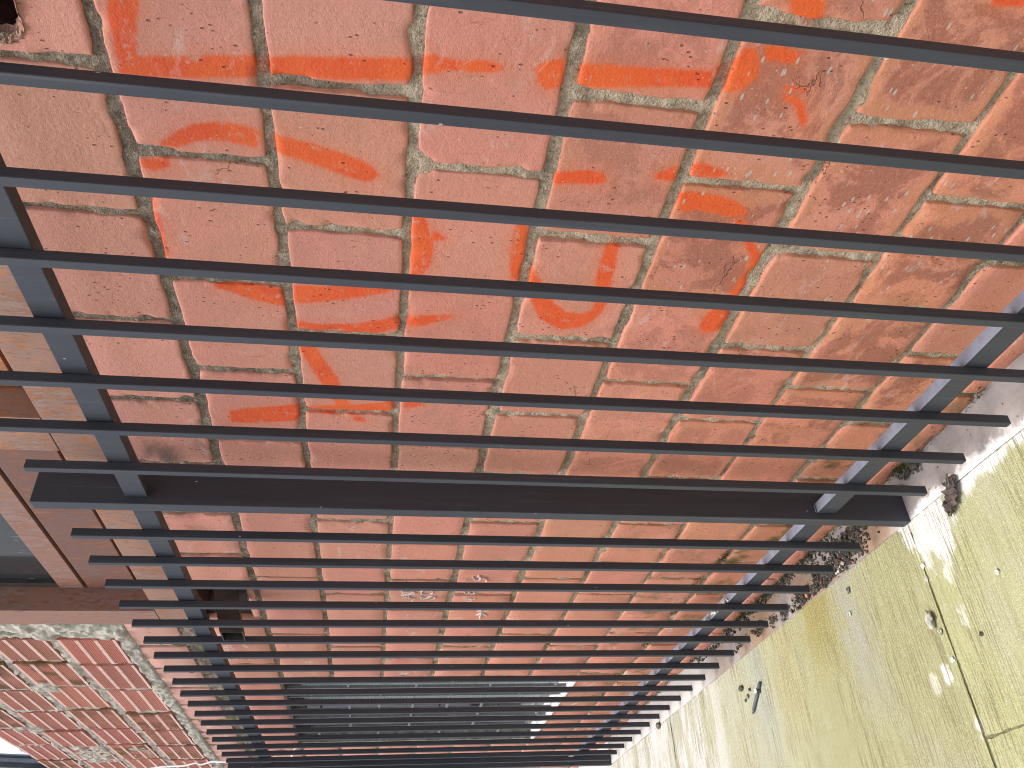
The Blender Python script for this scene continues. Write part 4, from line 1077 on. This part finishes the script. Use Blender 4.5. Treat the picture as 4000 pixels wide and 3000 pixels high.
pts = [((-1.60 + rnd.gauss(0, .012)) * S, (.682 + rnd.gauss(0, .004)) * S, 0.006) for _ in range(16)] + [((-1.315 + rnd.gauss(0, .012)) * S, (.735 + rnd.gauss(0, .006)) * S, 0.004) for _ in range(7)]
crumbs('lime_crumbs', pts, WSTONE, 0.003, 0.0055, label='white lime crumbs among the soil on the footing')
pts = [((-1.67 + rnd.gauss(0, .06)) * S, (.69 + rnd.gauss(0, .01)) * S, 0.006) for _ in range(9)] + [(-1.322 * S, .722 * S, .004)]
crumbs('clay_crumbs', pts, OCRUMB, 0.003, 0.006, label='orange brick crumbs among the soil on the footing')
# lime droppings lying on the lower rail
pts = [((-1.88 + rnd.gauss(0, .06)) * S, (.685 + rnd.gauss(0, .006)) * S, -0.8305 * S + ZC) for _ in range(26)]
crumbs('lime_droppings', pts, WSTONE, 0.0025, 0.006, label='white lime droppings lying on the lower fence rail')

# moss at the foot of the wall and in the low joints
def tufts(name, pts, mat, label):
    v = []; f = []
    for x, y, z, s in pts:
        for q in range(5):
            a = rnd.uniform(0, 6.28); r = s * rnd.uniform(.6, 1.3)
            dx, dy = math.cos(a) * r, math.sin(a) * r * .8
            b = len(v); up = r * rnd.uniform(.3, 1.2)
            v += [(x, y, z), (x + dx * .5 - dy * .35, y - abs(dy) * .4 - .001, z + up * .6), (x + dx, y - abs(dy) * .8, z + up), (x + dx * .5 + dy * .35, y - abs(dy) * .3, z + up * .5)]
            f.append((b, b + 1, b + 2, b + 3))
    o = mesh(name, v, f, mat); tag(o, label, None, None, 'stuff')
pts = []
for _ in range(2600):
    x = rnd.uniform(-3.5, -1.0)
    d = vnoise(x * 9, 0.5, 77)
    if rnd.random() < (float(d) - .35) * 2.2 * (1 if x < -1.2 else .3):
        pts.append((x * S, YW - rnd.uniform(-.004, .012), 0.008 + abs(rnd.gauss(0, .016)), rnd.uniform(.004, .010)))
for _ in range(420):
    pts.append(((-1.262 + rnd.gauss(0, .03)) * S, YW - rnd.uniform(0, .02), 0.01 + abs(rnd.gauss(0, .012)), rnd.uniform(.003, .007)))
for cx_, cz_, n_ in ((-1.735, -.816, 160), (-1.79, -.81, 120), (-1.90, -.80, 90), (-1.545, -.975, 160), (-1.64, -.97, 120), (-2.1, -.81, 90), (-2.4, -.81, 60)):
    for _ in range(n_):
        pts.append(((cx_ + rnd.gauss(0, .022)) * S, YW + rnd.uniform(-.004, .006), (cz_ + rnd.gauss(0, .005)) * S + ZC, rnd.uniform(.003, .007)))
for _ in range(500):
    pts.append((rnd.uniform(-2.3, -1.38) * S, YW - rnd.uniform(0, .018), 0.006 + abs(rnd.gauss(0, .010)), rnd.uniform(.003, .008)))
tufts('moss', pts, MOSSM, 'green moss at the foot of the wall and in its low joints')

# ================================================================== FAR HOUSE PAST THE WALL END
house = tag(empty('house', (-14.0, 8.0, 0)), 'pale house with dark gutter seen past the top end of the wall', 'house')
def hb(name, x0, x1, y0, y1, z0, z1, mat, dz=0.0):
    v, f = boxdata(x0, x1, y0, y1, z0, z1)
    L = house.location
    zm = (z0 + z1) / 2
    v = [(a - L.x, b - L.y + dz * (c - 6.8), c - L.z) for a, b, c in v]
    return mesh(name, v, f, mat, house)
hb('wall', -20.0, -14.05, -6.0, 2.72, 0, 12.0, FARWALL, 0.05)
hb('corner_strip', -15.0, -14.02, 2.722, 2.83, 0, 12.0, FARGREY, 0.06)
hb('downpipe', -14.02, -13.94, 2.64, 2.70, 0, 12.0, FARDARK, 0.06)
hb('drip_edge', -14.03, -13.97, 2.775, 2.80, 0, 12.0, FARDARK, 0.06)
hb('gutter', -14.0, -13.8, 2.0, 2.61, 6.2, 6.62, FARDARK)
